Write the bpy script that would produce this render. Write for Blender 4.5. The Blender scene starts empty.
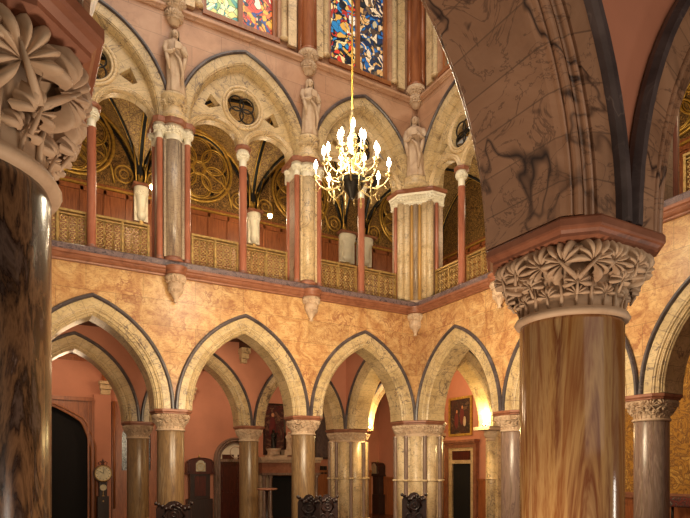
import bpy, bmesh, math, random
from mathutils import Vector, Matrix
random.seed(7)
PI = math.pi
D = bpy.data
SC = bpy.context.scene
COL = SC.collection
sin, cos = math.sin, math.cos

# ------------------------------------------------------------------ materials
def srgb(h):
    h = h.lstrip('#')
    out = []
    for i in (0, 2, 4):
        c = int(h[i:i+2], 16)/255
        out.append(c/12.92 if c <= .04045 else ((c+.055)/1.055)**2.4)
    return (*out, 1)

class NT:
    def __init__(s, name):
        s.m = D.materials.new(name); s.m.use_nodes = True
        s.t = s.m.node_tree; s.t.nodes.clear()
        s.out = s.n('ShaderNodeOutputMaterial')
        s.b = s.n('ShaderNodeBsdfPrincipled')
        s.l(s.b.outputs[0], s.out.inputs[0])
    def n(s, t, **k):
        x = s.t.nodes.new(t)
        for a, v in k.items(): setattr(x, a, v)
        return x
    def l(s, a, b): s.t.links.new(a, b)
    def math(s, op, a, b=None, c=None):
        x = s.n('ShaderNodeMath', operation=op)
        for i, v in enumerate((a, b, c)):
            if v is None: continue
            if isinstance(v, (int, float)): x.inputs[i].default_value = v
            else: s.l(v, x.inputs[i])
        return x.outputs[0]
    def pos(s, scale=(1, 1, 1), rot=(0, 0, 0), obj=False):
        if obj: o = s.n('ShaderNodeTexCoord').outputs['Object']
        else: o = s.n('ShaderNodeNewGeometry').outputs['Position']
        m = s.n('ShaderNodeMapping'); s.l(o, m.inputs[0])
        m.inputs['Scale'].default_value = scale; m.inputs['Rotation'].default_value = rot
        return m.outputs[0]
    def noise(s, vec, scale, detail=4, rough=.55, dist=0):
        x = s.n('ShaderNodeTexNoise'); s.l(vec, x.inputs['Vector'])
        x.inputs['Scale'].default_value = scale; x.inputs['Detail'].default_value = detail
        x.inputs['Roughness'].default_value = rough; x.inputs['Distortion'].default_value = dist
        return x.outputs[0]
    def ramp(s, fac, stops, interp='LINEAR'):
        x = s.n('ShaderNodeValToRGB'); s.l(fac, x.inputs[0]); r = x.color_ramp; r.interpolation = interp
        while len(r.elements) > 1: r.elements.remove(r.elements[-1])
        r.elements[0].position = stops[0][0]; r.elements[0].color = stops[0][1]
        for p, c in stops[1:]:
            e = r.elements.new(p); e.color = c
        return x.outputs[0]
    def mix(s, fac, a, b, mode='MIX'):
        x = s.n('ShaderNodeMix', data_type='RGBA', blend_type=mode)
        for i, v in ((0, fac), (6, a), (7, b)):
            if isinstance(v, (int, float)): x.inputs[i].default_value = v
            elif isinstance(v, tuple): x.inputs[i].default_value = v
            else: s.l(v, x.inputs[i])
        return x.outputs[2]
    def fin(s, color, rough=.4, metal=0, bump=None, bs=.3, bd=.01, spec=None):
        if isinstance(color, tuple): s.b.inputs['Base Color'].default_value = color
        else: s.l(color, s.b.inputs['Base Color'])
        s.b.inputs['Roughness'].default_value = rough
        s.b.inputs['Metallic'].default_value = metal
        if spec is not None: s.b.inputs['Specular IOR Level'].default_value = spec
        if bump is not None:
            x = s.n('ShaderNodeBump'); s.l(bump, x.inputs['Height'])
            x.inputs['Strength'].default_value = bs; x.inputs['Distance'].default_value = bd
            s.l(x.outputs[0], s.b.inputs['Normal'])
        return s.m

W3 = lambda v: (v, v, v, 1)
def veins(t, vec, scale, width, detail=3, dist=.6):
    n = t.noise(vec, scale, detail, .6, dist)
    a = t.math('ABSOLUTE', t.math('SUBTRACT', n, .5))
    return t.ramp(a, [(0, W3(1)), (width, W3(0))])

def marble(name, cols, vein, vs=2.2, vw=.02, sc=1.5, stretch=(1, 1, 1), rough=.35, vamt=.8, slab=None, joint=None, arch=False, dist=.6, rot=(0,0,0), bump=0):
    t = NT(name)
    p = t.pos(stretch, rot)
    n = t.noise(p, sc, 6, .62, dist)
    k = len(cols)
    c = t.ramp(n, [(.28+.44*i/(k-1), srgb(cols[i])) for i in range(k)])
    if vein:
        v = veins(t, p, vs, vw)
        v = t.math('MULTIPLY', v, t.math('MULTIPLY', vamt, t.ramp(t.noise(p, vs*.45, 2), [(.4, W3(0)), (.6, W3(1))])))
        c = t.mix(v, c, srgb(vein))
        if vamt > .7:
            v2 = t.math('MULTIPLY', veins(t, t.pos((1.0, 1.0, 1.9), (.5, .4, .3)), vs*1.7, vw*1.1, 5, 1.4), .55)
            c = t.mix(v2, c, srgb(vein))
    if slab:
        g = t.n('ShaderNodeNewGeometry').outputs['Position']
        s = t.n('ShaderNodeSeparateXYZ'); t.l(g, s.inputs[0])
        cb = t.n('ShaderNodeCombineXYZ'); t.l(t.math('ADD', s.outputs[0], s.outputs[1]), cb.inputs[0]); t.l(s.outputs[2], cb.inputs[1])
        b = t.n('ShaderNodeTexBrick'); t.l(cb.outputs[0], b.inputs['Vector'])
        b.inputs['Scale'].default_value = 1; b.inputs['Brick Width'].default_value = slab[0]; b.inputs['Row Height'].default_value = slab[1]
        b.inputs['Mortar Size'].default_value = .005; b.inputs['Mortar Smooth'].default_value = 0
        b.inputs['Color1'].default_value = W3(.78); b.inputs['Color2'].default_value = W3(1.0); b.inputs['Mortar'].default_value = W3(.5)
        c = t.mix(1.0, c, b.outputs['Color'], 'MULTIPLY')
    if arch:
        g = t.n('ShaderNodeTexCoord').outputs['Object']
        s = t.n('ShaderNodeSeparateXYZ'); t.l(g, s.inputs[0])
        a = t.math('ARCTAN2', s.outputs[2], t.math('ADD', t.math('ABSOLUTE', s.outputs[0]), .8))
        fr = t.math('FRACT', t.math('ADD', t.math('MULTIPLY', a, 8.5), .2))
        j = t.math('MULTIPLY', t.math('LESS_THAN', fr, .035), .55)
        c = t.mix(j, c, srgb(joint or '#5a4638'))
        var = t.n('ShaderNodeTexWhiteNoise', noise_dimensions='1D')
        t.l(t.math('FLOOR', t.math('ADD', t.math('MULTIPLY', a, 8.5), .2)), var.inputs['W'])
        c = t.mix(1.0, c, t.ramp(var.outputs['Value'], [(0, W3(.86)), (1, W3(1))]), 'MULTIPLY')
    return t.fin(c, rough, bump=n if bump else None, bs=bump)

def plain(name, col, rough=.5, metal=0, var=.15, sc=6, bump=.0, stretch=(1, 1, 1)):
    t = NT(name); p = t.pos(stretch)
    n = t.noise(p, sc, 5)
    a = srgb(col)
    lo = tuple(x*(1-var) for x in a[:3])+(1,); hi = tuple(min(1, x*(1+var)) for x in a[:3])+(1,)
    return t.fin(t.ramp(n, [(.35, lo), (.65, hi)]), rough, metal, n if bump else None, bump)

def wood(name, dark, light, rough=.4, panel=None):
    t = NT(name); p = t.pos((6, 6, .6))
    n = t.noise(p, 3, 6, .6, 1.2)
    c = t.ramp(n, [(.3, srgb(dark)), (.7, srgb(light))])
    return t.fin(c, rough, bump=n, bs=.15)

def emis(name, col, st):
    t = NT(name); t.b.inputs['Base Color'].default_value = srgb(col)
    t.b.inputs['Emission Color'].default_value = srgb(col); t.b.inputs['Emission Strength'].default_value = st
    return t.m

M = {}
M['gold_marble'] = marble('golden veined marble', ['#9c6a42', '#bd8c5a', '#d2a872', '#deba86'], '#8a4a32', 2.4, .03, 1.7, rough=.3, slab=(1.25, .62), vamt=.75, dist=2.2)
M['pale'] = marble('pale veined marble voussoirs', ['#a98c64', '#c2a678', '#ceb387', '#d6bd93'], '#4e3a3c', 2.0, .02, 1.3, rough=.38, arch=True, vamt=.85, dist=1.2)
M['pale_plain'] = marble('pale cream marble', ['#b5976c', '#d0b48a', '#dcc39b'], '#54403c', 2.2, .02, 1.8, rough=.35, vamt=.8)
M['pale_block'] = marble('pale marble ashlar', ['#a98874', '#bf9f84', '#caad90'], '#6a5048', 2.0, .02, 1.5, rough=.4, slab=(.9, .35))
M['pink_stone'] = marble('pink sandstone ashlar', ['#a4785c', '#b98c6e', '#c79d80'], '#7c5040', 1.6, .02, 1.2, rough=.45, slab=(1.5, .5), vamt=.4)
M['hood'] = marble('dark purple grey marble', ['#302829', '#4a3f40', '#5c5151'], '#8c7c76', 3, .015, 2.5, rough=.35, vamt=.5)
M['ledge_dark'] = marble('dark speckled granite', ['#221a1c', '#4a3c42', '#6e5a5c', '#2d2226'], '#9a8078', 9, .03, 9, rough=.35)
M['red'] = marble('red sandstone', ['#74452f', '#8c573f', '#9a654b'], None, sc=5, rough=.45)
M['redshaft'] = marble('salmon red marble shafts', ['#8a4c36', '#9f5f47', '#ad6f56'], None, sc=3, stretch=(1, 1, .4), rough=.3)
M['carve'] = marble('carved pale stone', ['#a5866c', '#bfa286', '#ccb397'], None, sc=3.5, rough=.6, bump=.25)
M['shaft_grey'] = marble('grey brown alabaster shaft', ['#4c3828', '#77593a', '#8a6c48', '#6c5238', '#8f714e', '#584230'], '#b09c7c', 2.2, .03, 3.0, (2.2, 2.2, .22), rough=.28, dist=1.6, vamt=.4)
M['striped'] = marble('grey striped marble shaft', ['#84705a', '#b09a80', '#927a64', '#c0a88c'], '#54403c', 2.4, .03, 3.0, (2.5, 2.5, .2), rough=.3, dist=1)
M['pale_shaded'] = marble('rosy veined marble', ['#8c6850', '#a88064', '#b89074'], '#2c1a18', 1.3, .018, 1.2, rough=.3, vamt=1.0, dist=1.2, arch=True)  # same stone as the pale arches; near aisle shade is put into its colour
M['giltstone'] = marble('ochre marble', ['#a8793c', '#c69a58'], None, sc=3, stretch=(1, 1, .3), rough=.3)
M['shaft_purple'] = marble('purple grey alabaster shaft', ['#4b3a35', '#75604f', '#8a7062', '#6d574f', '#937a68'], '#b39c88', 2.2, .03, 3.0, (2.2, 2.2, .25), rough=.25, dist=2, vamt=.4)
M['shaft_near'] = marble('red brown banded onyx shaft', ['#3a1d12', '#7e4c2a', '#a37c4c', '#84532c', '#ab8656', '#6e3e22', '#b99a6c', '#8a5a34'], None, sc=1.5, stretch=(2.0, 2.0, .12), rough=.13, dist=1.4, rot=(.05, .10, 0))
M['shaft_left'] = marble('dark brown wavy alabaster shaft', ['#160d09', '#54443c', '#24160f', '#6f5138', '#3b2a22', '#857064'], '#94744e', 3.2, .02, 2.2, (2.0, 2.0, .45), rough=.2, vamt=.35, dist=3)
M['salmon'] = plain('salmon painted plaster', '#bd7d62', .7, 0, .06, 1.5)
M['ceilwood'] = wood('dark ceiling wood', '#2a140c', '#54301c', .5)
M['wood_red'] = wood('red brown panelling wood', '#753c20', '#ab653a', .38)
M['wood_gold'] = wood('golden brown wood', '#7a4420', '#a9683a', .38)
M['wood_dark'] = wood('very dark carved wood', '#150b08', '#3a2018', .35)
M['wood_wine'] = wood('wine red mahogany', '#30100b', '#5c2416', .3)
M['pale_brass'] = plain('pale polished brass', '#c0a672', .35, .75, .3, 20)
M['brass'] = plain('old brass', '#b8955a', .4, .55, .25, 14)
M['bronze'] = plain('dark bronze', '#2c2620', .35, .7, .3, 10)
M['giltrib'] = plain('gilded ribs', '#c69c48', .38, .6, .25, 10)
M['black'] = plain('black iron', '#0c0a0a', .4, .2)
M['floor'] = wood('polished dark floor', '#3a1c10', '#5e3320', .25)
M['white'] = plain('white alabaster', '#e6dcc6', .4, 0, .06)
M['void'] = plain('shade black for unlit openings', '#0b0708', .9)  # near-black colour stands for the shade inside openings
M['bulb'] = emis('glowing lamp glass', '#fff2cf', 28)
M['lampglow'] = emis('bright lamp flame', '#ffeec4', 60)
M['candle'] = emis('ivory candle tube', '#fff0d0', 1.2)
M['dialsilver'] = plain('silvered clock dial', '#b8b09a', .35, .6)
M['dial'] = plain('ivory clock dial', '#d9cfae', .4)

def m_diaper(name, ca, cb, cl):
    t = NT(name); p = t.pos((1, 1, 1))
    v = t.n('ShaderNodeTexVoronoi', feature='DISTANCE_TO_EDGE'); t.l(p, v.inputs['Vector']); v.inputs['Scale'].default_value = 6
    n = t.noise(p, 10, 2, .5, 2.2)
    a = t.math('ABSOLUTE', t.math('SUBTRACT', n, .5))
    lines = t.ramp(a, [(.025, W3(1)), (.07, W3(0))])
    e = t.ramp(v.outputs['Distance'], [(0, W3(1)), (.07, W3(0))])
    c = t.ramp(t.noise(p, 2.5), [(.35, srgb(ca)), (.65, srgb(cb))])
    c = t.mix(t.math('MULTIPLY', lines, .9), c, srgb(cl))
    c = t.mix(t.math('MULTIPLY', e, .6), c, srgb('#3a2418'))
    return t.fin(c, .5, .15)
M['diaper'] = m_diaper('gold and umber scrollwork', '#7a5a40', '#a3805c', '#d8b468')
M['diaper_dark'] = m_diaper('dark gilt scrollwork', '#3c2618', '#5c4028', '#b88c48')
def m_tap(name, cols, sc, rough=.8):
    t = NT(name); p = t.pos((1, 1, 1))
    n = t.noise(p, sc, 8, .7, 1.8)
    k = len(cols)
    c = t.ramp(n, [(.3+.4*i/(k-1), srgb(q)) for i, q in enumerate(cols)])
    return t.fin(c, rough)
M['tapestry'] = m_tap('gold woven tapestry', ['#4c2c10', '#8a5a1e', '#b9832f', '#6a3e1a', '#cf9d47', '#7c4a20'], 2.6)
M['paint_red'] = m_tap('dark red oil painting', ['#1c0a08', '#5c1c12', '#2a100c', '#7a5038', '#1c0a08'], 2.2)
M['paint_dark'] = m_tap('dark brown oil painting', ['#120907', '#20100a', '#4a2416', '#140a08', '#6a4c34', '#100806'], 1.5)
M['paint_grey'] = m_tap('grey purple oil painting', ['#2a2024', '#4c3d40', '#61504c', '#342a30'], 1.8)
M['rug'] = m_tap('dark patterned cloth', ['#120e10', '#8d8070', '#16181c', '#7a2a1c', '#1a1416', '#9a8a70'], 6)
M['leaded'] = m_tap('leaded panes', ['#0b0a0e', '#2a2a3a', '#0d0c12', '#9aa0a8', '#15131a'], 9, .2)
def m_glass(name, seed, cols, st):
    t = NT(name); p = t.pos((1, 1, 1)); 
    ns = t.n('ShaderNodeTexNoise'); t.l(p, ns.inputs['Vector']); ns.inputs['Scale'].default_value = 1.6
    mx = t.n('ShaderNodeVectorMath', operation='MULTIPLY_ADD')
    t.l(ns.outputs['Color'], mx.inputs[0]); mx.inputs[1].default_value = (.9, .9, .9); t.l(p, mx.inputs[2])
    ad = t.n('ShaderNodeVectorMath', operation='ADD'); t.l(mx.outputs[0], ad.inputs[0]); ad.inputs[1].default_value = (seed, 0, seed)
    v = t.n('ShaderNodeTexVoronoi'); t.l(ad.outputs[0], v.inputs['Vector']); v.inputs['Scale'].default_value = 7.5
    e = t.n('ShaderNodeTexVoronoi', feature='DISTANCE_TO_EDGE'); t.l(ad.outputs[0], e.inputs['Vector']); e.inputs['Scale'].default_value = 7.5
    big = t.noise(ad.outputs[0], 1.1, 1)
    s = t.n('ShaderNodeSeparateColor'); t.l(v.outputs['Color'], s.inputs[0])
    f = t.math('ADD', t.math('MULTIPLY', s.outputs[0], .65), t.math('MULTIPLY', t.math('SUBTRACT', big, .32), 1.0))
    k = len(cols)
    c = t.ramp(f, [(i/k, srgb(q)) for i, q in enumerate(cols)], 'CONSTANT')
    ln = t.ramp(e.outputs['Distance'], [(.025, W3(0)), (.045, W3(1))])
    c = t.mix(1.0, c, ln, 'MULTIPLY')
    t.l(c, t.b.inputs['Base Color']); t.l(c, t.b.inputs['Emission Color']); t.b.inputs['Emission Strength'].default_value = st*.62
    t.b.inputs['Roughness'].default_value = .3
    return t.m
M['glass1'] = m_glass('stained glass, red and blue', 0, ['#0a1a3c', '#1f3f7e', '#c23a28', '#101830', '#e06a32', '#d6a03a', '#a8281e', '#e8dcb8', '#2a78a8', '#8e2020'], 1.0)
M['glass2'] = m_glass('stained glass, pale green and gold', 11, ['#b9c98a', '#8fae6a', '#e2dfa8', '#4c8f86', '#d8c878', '#9cc0a0', '#e8e6c8', '#3e6a58'], 1.0)
M['glass3'] = m_glass('stained glass, deep blue, gold and red', 23, ['#141a30', '#1a4f86', '#c8382c', '#20242c', '#c89a48', '#e0c890', '#0f1626', '#2878b0', '#a83028', '#e0d8c8'], 1.0)
M['glass4'] = m_glass('stained glass, dusky browns and blue', 31, ['#141a30', '#3a3444', '#6a5440', '#20242c', '#c89a60', '#d8c0a0', '#1c2a48', '#2060a0', '#4a3a34', '#b0a080'], 1.0)

# ------------------------------------------------------------------ mesh builder
class MB:
    def __init__(s): s.v = []; s.f = []; s.sm = []
    def add(s, vs, fs, smooth=False):
        o = len(s.v); s.v += [tuple(v) for v in vs]
        s.f += [tuple(i+o for i in f) for f in fs]; s.sm += [smooth]*len(fs)
        return s
    def box(s, x0, x1, y0, y1, z0, z1):
        v = [(x, y, z) for z in (z0, z1) for y in (y0, y1) for x in (x0, x1)]
        return s.add(v, [(0, 2, 3, 1), (4, 5, 7, 6), (0, 1, 5, 4), (2, 6, 7, 3), (0, 4, 6, 2), (1, 3, 7, 5)])
    def loft(s, rings, cap=True, smooth=False, close=False):
        n = len(rings[0]); v = [p for r in rings for p in r]; f = []
        m = len(rings)
        for i in range(m if close else m-1):
            a, b = i*n, ((i+1) % m)*n
            for j in range(n):
                k = (j+1) % n
                f.append((a+j, a+k, b+k, b+j))
        if cap and not close:
            f.append(tuple(range(n))[::-1]); f.append(tuple((m-1)*n+j for j in range(n)))
        return s.add(v, f, smooth)
    def grid(s, rows, smooth=True):
        n = len(rows[0]); v = [p for r in rows for p in r]
        return s.add(v, [(i*n+j, i*n+j+1, (i+1)*n+j+1, (i+1)*n+j) for i in range(len(rows)-1) for j in range(n-1)], smooth)
    def lathe(s, prof, n=24, c=(0, 0), smooth=True, a0=0.):
        return s.loft([[(c[0]+r*cos(a0+2*PI*k/n), c[1]+r*sin(a0+2*PI*k/n), z) for k in range(n)] for r, z in prof], True, smooth)
    def tube(s, pts, r, n=8, smooth=True):
        pts = [Vector(p) for p in pts]; rings = []
        up = Vector((0, 0, 1))
        for i, p in enumerate(pts):
            d = (pts[min(i+1, len(pts)-1)]-pts[max(i-1, 0)]).normalized()
            ref = up if abs(d.z) < .95 else Vector((1, 0, 0))
            a = d.cross(ref).normalized(); b = a.cross(d)
            rr = r[i] if isinstance(r, (list, tuple)) else r
            rings.append([tuple(p+a*rr*cos(2*PI*k/n)+b*rr*sin(2*PI*k/n)) for k in range(n)])
        return s.loft(rings, True, smooth)
    def ball(s, c, r, n=12, sx=1, sy=1, sz=1):
        m = n//2+1
        return s.loft([[(c[0]+sx*r*sin(PI*i/m)*cos(2*PI*k/n), c[1]+sy*r*sin(PI*i/m)*sin(2*PI*k/n), c[2]+sz*r*cos(PI*i/m)) for k in range(n)] for i in [.02]+list(range(1, m))+[m-.02]], True, True)
    def torus(s, c, R, r, axis='z', n=20, m=6, sc=(1, 1)):
        rings = []
        for i in range(n):
            a = 2*PI*i/n; ring = []
            for j in range(m):
                b = 2*PI*j/m
                u = (R+r*cos(b))*cos(a)*sc[0]; w = (R+r*cos(b))*sin(a)*sc[1]; h = r*sin(b)
                ring.append((c[0]+u, c[1]+w, c[2]+h) if axis == 'z' else (c[0]+u, c[1]+h, c[2]+w))
            rings.append(ring)
        return s.loft(rings, False, True, True)
    def disc(s, c, r, th, n=28):     # facing -Y
        return s.loft([[(c[0]+r*cos(2*PI*k/n), c[1]-th, c[2]+r*sin(2*PI*k/n)) for k in range(n)], [(c[0]+r*cos(2*PI*k/n), c[1], c[2]+r*sin(2*PI*k/n)) for k in range(n)]])
    def xf(s, mat):
        s.v = [tuple(mat @ Vector(v)) for v in s.v]; return s
    def merge(s, o):
        k = len(s.v); s.v += o.v; s.f += [tuple(i+k for i in f) for f in o.f]; s.sm += o.sm; return s
    def mesh(s, name):
        me = D.meshes.new(name); me.from_pydata(s.v, [], s.f)
        me.polygons.foreach_set('use_smooth', s.sm)
        bm = bmesh.new(); bm.from_mesh(me)
        bmesh.ops.recalc_face_normals(bm, faces=bm.faces)
        bm.to_mesh(me); bm.free()
        return me

def obj(name, mb, mat, parent=None, bevel=0):
    me = mb.mesh(name) if isinstance(mb, MB) else mb
    o = D.objects.new(name, me); COL.objects.link(o)
    me.materials.clear(); me.materials.append(M[mat] if isinstance(mat, str) else mat)
    if parent: o.parent = parent
    if bevel:
        b = o.modifiers.new('bevel', 'BEVEL'); b.width = bevel; b.segments = 2; b.limit_method = 'ANGLE'
    return o
def tag(o, label=None, cat=None, group=None, kind=None):
    if label: o['label'] = label
    if cat: o['category'] = cat
    if group: o['group'] = group
    if kind: o['kind'] = kind
    return o
def thing(name, label, cat, loc=(0, 0, 0), rz=0, group=None):
    o = D.objects.new(name, None); COL.objects.link(o); o.empty_display_size = .1
    o.location = loc; o.rotation_euler = (0, 0, rz)
    return tag(o, label, cat, group)
def struct(name, mb, mat, loc=(0, 0, 0), rz=0):
    o = obj(name, mb, mat); o.location = loc; o.rotation_euler = (0, 0, rz)
    return tag(o, kind='structure')
def dup(root, loc, rz=None, label=None, group=None, scale=None):
    def cp(o, par):
        c = o.copy(); COL.objects.link(c); c.parent = par
        for k in [x for x in KIDS.get(o.name, [])]: cp(k, c)
        return c
    KIDS = {}
    for x in D.objects:
        if x.parent: KIDS.setdefault(x.parent.name, []).append(x)
    r = cp(root, None); r.location = loc
    if rz is not None: r.rotation_euler = (0, 0, rz)
    if label: r['label'] = label
    if group: r['group'] = group
    if scale: r.scale = scale
    return r

def plate(outline, holes, y0, y1):
    """2-D outline (x,z) with holes, extruded between y0 and y1"""
    cu = D.curves.new('plate', 'CURVE'); cu.dimensions = '2D'; cu.fill_mode = 'BOTH'; cu.extrude = abs(y1-y0)/2
    for pts in [outline]+list(holes):
        sp = cu.splines.new('POLY'); sp.points.add(len(pts)-1)
        for i, p in enumerate(pts): sp.points[i].co = (p[0], p[1], 0, 1)
        sp.use_cyclic_u = True
    o = D.objects.new('tmp_plate', cu); COL.objects.link(o)
    bpy.context.view_layer.update()
    me = D.meshes.new_from_object(o.evaluated_get(bpy.context.evaluated_depsgraph_get()))
    D.objects.remove(o); D.curves.remove(cu)
    mb = MB()
    yc = (y0+y1)/2
    mb.add([(v.co.x, yc-v.co.z, v.co.y) for v in me.vertices], [tuple(p.vertices) for p in me.polygons])
    D.meshes.remove(me)
    return mb

# ------------------------------------------------------------------ arches
def apts(w, h, off=0, n=18):
    """pointed arch right foot -> apex -> left foot, inset by off (concentric)"""
    zs = 1
    if h < w*1.02: zs = h/(w*1.02); h = w*1.02
    R = (w*w+h*h)/(2*w); c = w-R; r = R-off
    A = math.acos(max(-1, min(1, -c/r))) if c <= 0 else PI/2
    A = math.atan2(math.sqrt(max(0, r*r-c*c)), -c)
    pts = [(c+r*cos(A*i/n), r*sin(A*i/n)*zs) for i in range(n+1)]
    return pts+[(-x, z) for x, z in pts[::-1][1:]]
def arch_sweep(w, h, prof, n=18, leg=0):
    """prof: closed list of (off, y)"""
    rails = []
    for off, y in prof:
        p = apts(w, h, off, n)
        if leg: p = [(p[0][0], -leg)]+p+[(p[-1][0], -leg)]
        rails.append([(x, y, z) for x, z in p])
    m = len(rails[0])
    rings = [[rails[j][i] for j in range(len(prof))] for i in range(m)]
    return MB().loft(rings, True, False)

def ring_profile(yo, depth_back, outer=0.0, wide=.43):
    def roll(co, cy, r, a0, a1, n=6): return [(co+r*cos(a0+(a1-a0)*i/n), cy-r*sin(a0+(a1-a0)*i/n)) for i in range(n+1)]
    f = [(0, 0), (.20, 0), (.205, .018), (.215, .02)]
    f += roll(.24, .022, .022, PI, 0)                       # fillet roll
    f += [(.266, .03)]+roll(.285, .012, .019, -PI*.8, -PI*.2)+[(.305, .022)]   # small hollow
    f += roll(.335, .045, .03, PI*.9, -PI*.1)               # main roll
    f += [(.368, .062)]+roll(.385, .064, .015, PI, 0)
    f += [(.402, .075), (wide, .10)]
    f = [(outer+a*.86, b) for a, b in f]
    return [(a, -yo+b) for a, b in f]+[(a, depth_back-b) for a, b in f[::-1]]
HOODP = lambda y, s=1: [(-.085, y), (-.085, y-s*.035), (-.06, y-s*.075), (-.02, y-s*.075), (.0, y-s*.05), (.012, y-s*.0)]

ZS = 2.96     # springing
def low_arch(name, w, h, loc, rz, label, pale='pale', group=None, hoods=(1, 1)):
    t = thing(name, label, 'arch', loc, rz, group)
    obj('arch_ring', arch_sweep(w-.085, h-.08, ring_profile(.40, .40)), pale, t)
    if hoods[0]: obj('hood_moulding', arch_sweep(w-.085, h-.08, HOODP(-.385, 1)), 'hood', t)
    if hoods[1]: obj('hood_moulding', arch_sweep(w-.085, h-.08, HOODP(.385, -1)), 'hood', t)
    return t

def wall_outline(x0, x1, zt, zb, bays, off=0, n=18):
    """rectangle from x0 to x1 with arch cut-outs (centre, w, h) along its bottom zb"""
    pts = [(x0, zt), (x0, zb)]
    for c, w, h in sorted(bays):
        a = [(c+x, zb+z) for x, z in apts(w, h, off, n)][::-1]
        if abs(pts[-1][0]-a[0][0]) < .004 and abs(pts[-1][1]-a[0][1]) < .004: a = a[1:]
        pts += a
    if abs(pts[-1][0]-x1) > .004: pts.append((x1, zb))
    pts.append((x1, zt))
    return pts

H = 2.54
SA = [(2.2, 1.8), (5.825, 1.825), (9.49, 1.84), (13.17, 1.84)]       # distance from hall corner, half width
SB = [(2.2, 1.8), (5.85, 1.85), (9.78, 2.08)]
YN = -12.25
XN = -7.92
FL = -.62
R90 = -PI/2

# floor, ceilings
struct('floor', MB().box(-16, 4.6, -17, 9.2, FL-.1, FL), 'floor')

def spandrel(name, bays, sgn, x0, x1, zt, front, back, loc, rz):
    b = [(sgn*c, w-.05, H-.05) for c, w in bays]
    o = wall_outline(x0, x1, zt-ZS, 0, b)
    struct(name, plate(o, [], -.37, -.02), front, loc, rz)
    struct(name, plate(o, [], -.02, .37), back, loc, rz)
spandrel('wall_left', SA, -1, -15.0, -.36, 6.2, 'gold_marble', 'salmon', (0, 0, ZS), 0)
spandrel('wall_right', SB, 1, .36, 11.72, 6.2, 'gold_marble', 'salmon', (0, 0, ZS), R90)
spandrel('wall_near', [(2.2, 1.8), (5.97, 1.94), (9.635, 1.715)], 1, .36, 15.0, 6.2, 'gold_marble', 'salmon', (0, YN, ZS), PI)
spandrel('wall_aisle_left', [(-2.2, 1.8)]+SA[:3], -1, -15.0, 4.3, 6.2, 'salmon', 'salmon', (0, 4.3, ZS), 0)
spandrel('wall_aisle_right', [(1.95, 1.60)], 1, .34, 4.3, 6.2, 'salmon', 'salmon', (0, .35, ZS), 0)
spandrel('wall_aisle_corner', [(-2.15, 1.75)], 1, -4.0, -.36, 6.2, 'salmon', 'salmon', (0, 0, ZS), R90)
# corner blocks above the compound piers
struct('trim_1', MB().box(-.37, .37, -.37, .37, ZS, 6.2), 'gold_marble')
struct('trim_2', MB().box(-.37, .37, 3.95, 4.65, ZS, 6.2), 'salmon')

names = ['nearest the corner pier', 'between the two round columns', 'springing beside the big brown left pier']
lab = ['pale marble pointed arch of the left arcade nearest the corner pier', 'pale pointed arch in the middle of the left arcade, broad clock seen through it', 'pale pointed arch of the left arcade beside the big dark left pier', 'pale pointed arch of the left arcade hidden beyond the dark left pier']
for (c, w), L in zip(SA, lab): low_arch('pointed_arch', w, H, (-c, 0, ZS), 0, L)
lab = ['pale pointed arch of the right arcade nearest the corner pier, painting seen through it', 'pale pointed arch of the right arcade behind the big onyx pier', 'pale pointed arch of the right arcade over the gold tapestry']
for (c, w), L in zip(SB, lab): low_arch('pointed_arch', w, H, (0, -c, ZS), R90, L)
low_arch('pointed_arch', 1.94, H, (-5.97, YN, ZS), PI, pale='pale_shaded', label= 'near pointed arch rising off the right edge above the big onyx pier')
low_arch('pointed_arch', 1.715, H, (-9.635, YN, ZS), PI, pale='pale_shaded', label= 'huge veined near arch sweeping up from the big onyx pier to the top edge')
low_arch('pointed_arch', 1.8, H, (-2.2, YN, ZS), PI, 'near pointed arch outside the right edge of the picture')
lab = ['lit aisle arch behind the corner pier, glowing yellow from an uplight', 'inner aisle arch seen through the arch nearest the corner on the left', 'inner aisle arch framing the broad mahogany clock', 'inner aisle arch framing the dark doorway and round dialled clock']
for (c, w), L in zip([(-2.2, 1.8)]+SA[:3], lab): low_arch('pointed_arch', w, H, (-c, 4.3, ZS), 0, L)
low_arch('pointed_arch', 1.60, H, (1.95, .35, ZS), 0, 'glowing cross-aisle arch in front of the painting and stone doorway')
low_arch('pointed_arch', 1.75, H, (0, 2.15, ZS), R90, 'cross-aisle arch linking corner pier to the clustered pier behind')

# ------------------------------------------------------------------ capitals / columns
def fan(mb, P, N, U, rad, nf=9, span=PI*1.25, curl=.5, fw=.2, seg=5):
    """one lobed acanthus leaf: a bulging fan cut into fingers by deep grooves, tips curling over"""
    P = Vector(P); N = Vector(N).normalized(); U = Vector(U); U = (U-N*U.dot(N)).normalized(); T = N.cross(U)
    m = nf*(6 if seg > 4 else 4); rows = []
    span = min(span, PI*1.8)
    for i in range(seg+3):
        t = i/(seg+2); row = []
        for j in range(m+1):
            u = j/m; th = span*(u-.5)
            g = abs(cos(PI*nf*u-PI/2*0))**1.0
            g = 1-abs(sin(PI*nf*u))**.7           # 1 in the grooves
            L = rad*(.80+.20*cos(th*.55))*(1-.40*g)*(1 if int(u*nf-1e-6) % 2 == 0 else .90)
            h = rad*(.06+.40*sin(PI*t*.78)-curl*.50*t**4)-rad*.34*g*min(1, t*3)*(1-.35*t)+rad*.05*sin(PI*nf*3*u)*t*t
            D_ = U*cos(th)+T*sin(th)
            row.append(tuple(P+D_*(L*t)+N*h))
        rows.append(row)
    mb.grid(rows)
    mb.tube([tuple(P-U*rad*.75+N*rad*.02), tuple(P-U*rad*.3+N*rad*.16), tuple(P+U*rad*.25+N*rad*.33)], [rad*.10, rad*.09, rad*.03], 5)
    return mb
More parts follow.
